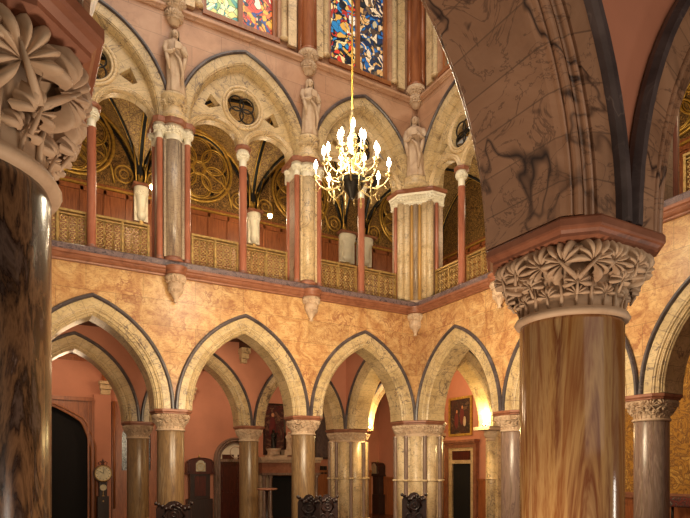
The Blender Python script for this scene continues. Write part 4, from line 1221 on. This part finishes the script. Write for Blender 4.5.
# ------------------------------------------------------------------ carved chairs
def chair(loc, rz, h, w, label):
    t = thing('carved_chair', label, 'chair', loc, rz, None)
    # back faces away from camera's wall (chair back plane at y=0, seat towards +y)
    z0 = .48
    b = plate([(-w/2, z0), (w/2, z0), (w/2, h-.1), (w/2-.05, h-.02), (w*.25, h-.03), (w*.14, h+.03), (0, h+.05), (-w*.14, h+.03), (-w*.25, h-.03), (-w/2+.05, h-.02), (-w/2, h-.1)],
              [], -.025, .02)
    obj('backrest', b, 'wood_dark', t, .006)
    cv = MB()
    for k in range(9):
        x = -w*.42+k*w*.105; cv.ball((x, -.03, h-.06+.04*cos(k*1.3)), .035, 8)
    for s in (-1, 1):
        cv.torus((0, -.03, h-.2), .04+.03*(s+1), .014, 'y', 16, 5)
        cv.tube([(0, -.03, h-.02), (s*w*.2, -.035, h-.1), (s*w*.3, -.03, h-.22), (s*w*.12, -.03, h-.34)], .022, 6)
        cv.ball((s*w*.5, 0, h-.0), .035, 8); cv.torus((s*w*.2, -.03, h-.42), .06, .018, 'y', 12, 5)
    obj('carving', cv, 'wood_dark', t)
    obj('seat', MB().box(-w/2, w/2, 0, .42, .42, .5), 'wood_wine', t, .02)
    for x in (-w/2+.04, w/2-.04):
        obj('leg', MB().lathe([(.025, 0), (.03, .1), (.02, .2), (.032, .34), (.03, .48)], 10, (x, .02)), 'wood_dark', t)
        obj('leg', MB().lathe([(.025, 0), (.03, .1), (.02, .2), (.032, .34), (.03, .42)], 10, (x, .38)), 'wood_dark', t)
    return t
def wd(px, d):
    f, a = 589., math.radians(29.675); u = (px-345)/f
    return (-11.14+d*(u*cos(a)+sin(a)), -14.89+d*(-u*sin(a)+cos(a)), FL)
chair(wd(414, 11.5), -.45, 1.62, .47, 'dark carved chair in front of the corner pier')
chair(wd(309, 11.0), -.6, 1.60, .42, 'dark carved chair before the column left of the rear pier')
chair(wd(327, 12.2), -.3, 1.55, .44, 'dark carved chair just right of the column, behind its neighbour')
chair(wd(174, 10.6), -.35, 1.50, .62, 'wide low dark carved chair before the column beside the broad clock')
# small red topped stool
t = thing('pedestal_table', 'small pedestal table with red top beside the fireplace', 'table', wd(267, 18.5))
obj('table_top', MB().lathe([(.3, 1.46), (.32, 1.48), (.32, 1.51), (.28, 1.52)], 24), 'red', t)
obj('pedestal', MB().lathe([(.25, 0), (.22, .04), (.05, .1), (.04, 1.4), (.12, 1.46)], 16), 'wood_dark', t)

# ------------------------------------------------------------------ uplights on abaci
def uplight(loc, e, label, col=(1, .72, .3)):
    t = thing('uplight', label, 'lamp', loc)
    obj('lamp_body', MB().lathe([(.05, 0), (.06, .01), (.06, .05), (.05, .06)], 12), 'black', t)
    obj('bulb', MB().ball((0, 0, .08), .035, 8), 'lampglow', t)
    L = D.lights.new('uplight_light', 'POINT'); L.energy = e; L.color = col; L.shadow_soft_size = .05
    o = D.objects.new('uplight_light', L); COL.objects.link(o); o.location = (loc[0]+(.1 if loc[0] < 2 else -.22), loc[1]-(.25 if loc[0] < 2 else .1), loc[2]+.32)
uplight((3.06, .36, 2.96), 120, 'small uplight on the slim wall pier right of the painting')
uplight((.52, 3.72, 2.965), 130, 'small uplight on the rear clustered pier')

# ------------------------------------------------------------------ lights
def area(name, loc, rot, size, e, col, sy=None):
    L = D.lights.new(name, 'AREA'); L.energy = e; L.color = col; L.shape = 'RECTANGLE'; L.size = size; L.size_y = sy or size
    o = D.objects.new(name, L); COL.objects.link(o); o.location = loc; o.rotation_euler = rot; return o
def point(name, loc, e, col, s=.3):
    L = D.lights.new(name, 'POINT'); L.energy = e; L.color = col; L.shadow_soft_size = s
    o = D.objects.new(name, L); COL.objects.link(o); o.location = loc; return o
WARM = (1, .80, .52); SOFT = (1, .88, .72)
def aim(o, tgt):
    o.rotation_euler = (Vector(tgt)-o.location).to_track_quat('-Z', 'Y').to_euler()
a = area('hall_top_fill', (-6.5, -6.5, 17.5), (0, 0, 0), 9, 950, SOFT)  # added area light over the roofless hall, standing in for daylight
a = area('arcade_wall_fill', (-6.0, -6.2, 3.2), (0, 0, 0), 1.6, 330, WARM); aim(a, (-2.5, 0, 5.2))  # added area fills in mid-air, aimed to brighten the arcade walls
a = area('arcade_wall_fill', (-8.5, -6.2, 3.2), (0, 0, 0), 1.6, 230, WARM); aim(a, (-8.5, 0, 5.2))
a = area('arcade_wall_fill', (-5.0, -7.0, 3.2), (0, 0, 0), 1.6, 230, WARM); aim(a, (0, -5.5, 5.0))
for x in (-9.5, -5.8, -2.2, 2.2): point('gallery_lamp', (x, 1.5, 9.3), 46, (1, .78, .48), .2)
for y in (-2.2, -5.8, -9.6): point('gallery_lamp', (1.5, y, 9.3), 46, (1, .78, .48), .2)
for x in (-9.5, -5.8, -2.2): point('aisle_lamp', (x, 6.6, 5.0), 105, (1, .72, .45), .3)
for x in (-9.5, -5.8, -2.2): point('aisle_lamp', (x, 2.2, 4.9), 34, (1, .70, .42), .3)
point('aisle_lamp', (2.4, 2.4, 4.8), 105, (1, .70, .4), .3)
for y in (-3, -7): point('aisle_lamp', (2.2, y, 4.6), 80, (1, .75, .42), .3)
a = area('near_aisle_fill', (-8.0, -15.9, 3.6), (0, 0, 0), 3.0, 34, (1, .80, .62)); aim(a, (-8.4, -12, 3.2))  # added soft fill behind the camera for the near arcade faces
a = area('aisle_window', (-5.0, -14.7, .9), (0, 0, 0), .35, 26, (1, .92, .8), 1.3); aim(a, (-7.9, -12.3, 1.2))
a = area('near_soffit_fill', (-9.5, -12.7, -.2), (0, 0, 0), .7, 85, (1, .76, .54)); aim(a, (-8.7, -12.2, 4.6))  # added light below the frame to brighten the near arch soffit
w = D.worlds.new('world'); SC.world = w; w.use_nodes = True
bg = w.node_tree.nodes['Background']; bg.inputs[0].default_value = (1, .78, .56, 1); bg.inputs[1].default_value = .28

# ------------------------------------------------------------------ camera
cam = D.cameras.new('camera'); co = D.objects.new('camera', cam); COL.objects.link(co); SC.camera = co
cam.sensor_width = 36; cam.sensor_fit = 'HORIZONTAL'; cam.lens = 589/690*36
cam.shift_x = 0; cam.shift_y = (469-259)/690
cam.clip_start = .05
co.location = (-11.14, -14.89, 1.5); co.rotation_euler = (PI/2, 0, -math.radians(29.675))
SC.view_settings.view_transform = 'Standard'; SC.view_settings.look = 'None'; SC.view_settings.gamma = 1
SC.view_settings.exposure = 0; SC.view_settings.use_curve_mapping = False
SC.cycles.use_denoising = True
SC.cycles.max_bounces = 6; SC.cycles.diffuse_bounces = 3
SC.cycles.sample_clamp_indirect = 6
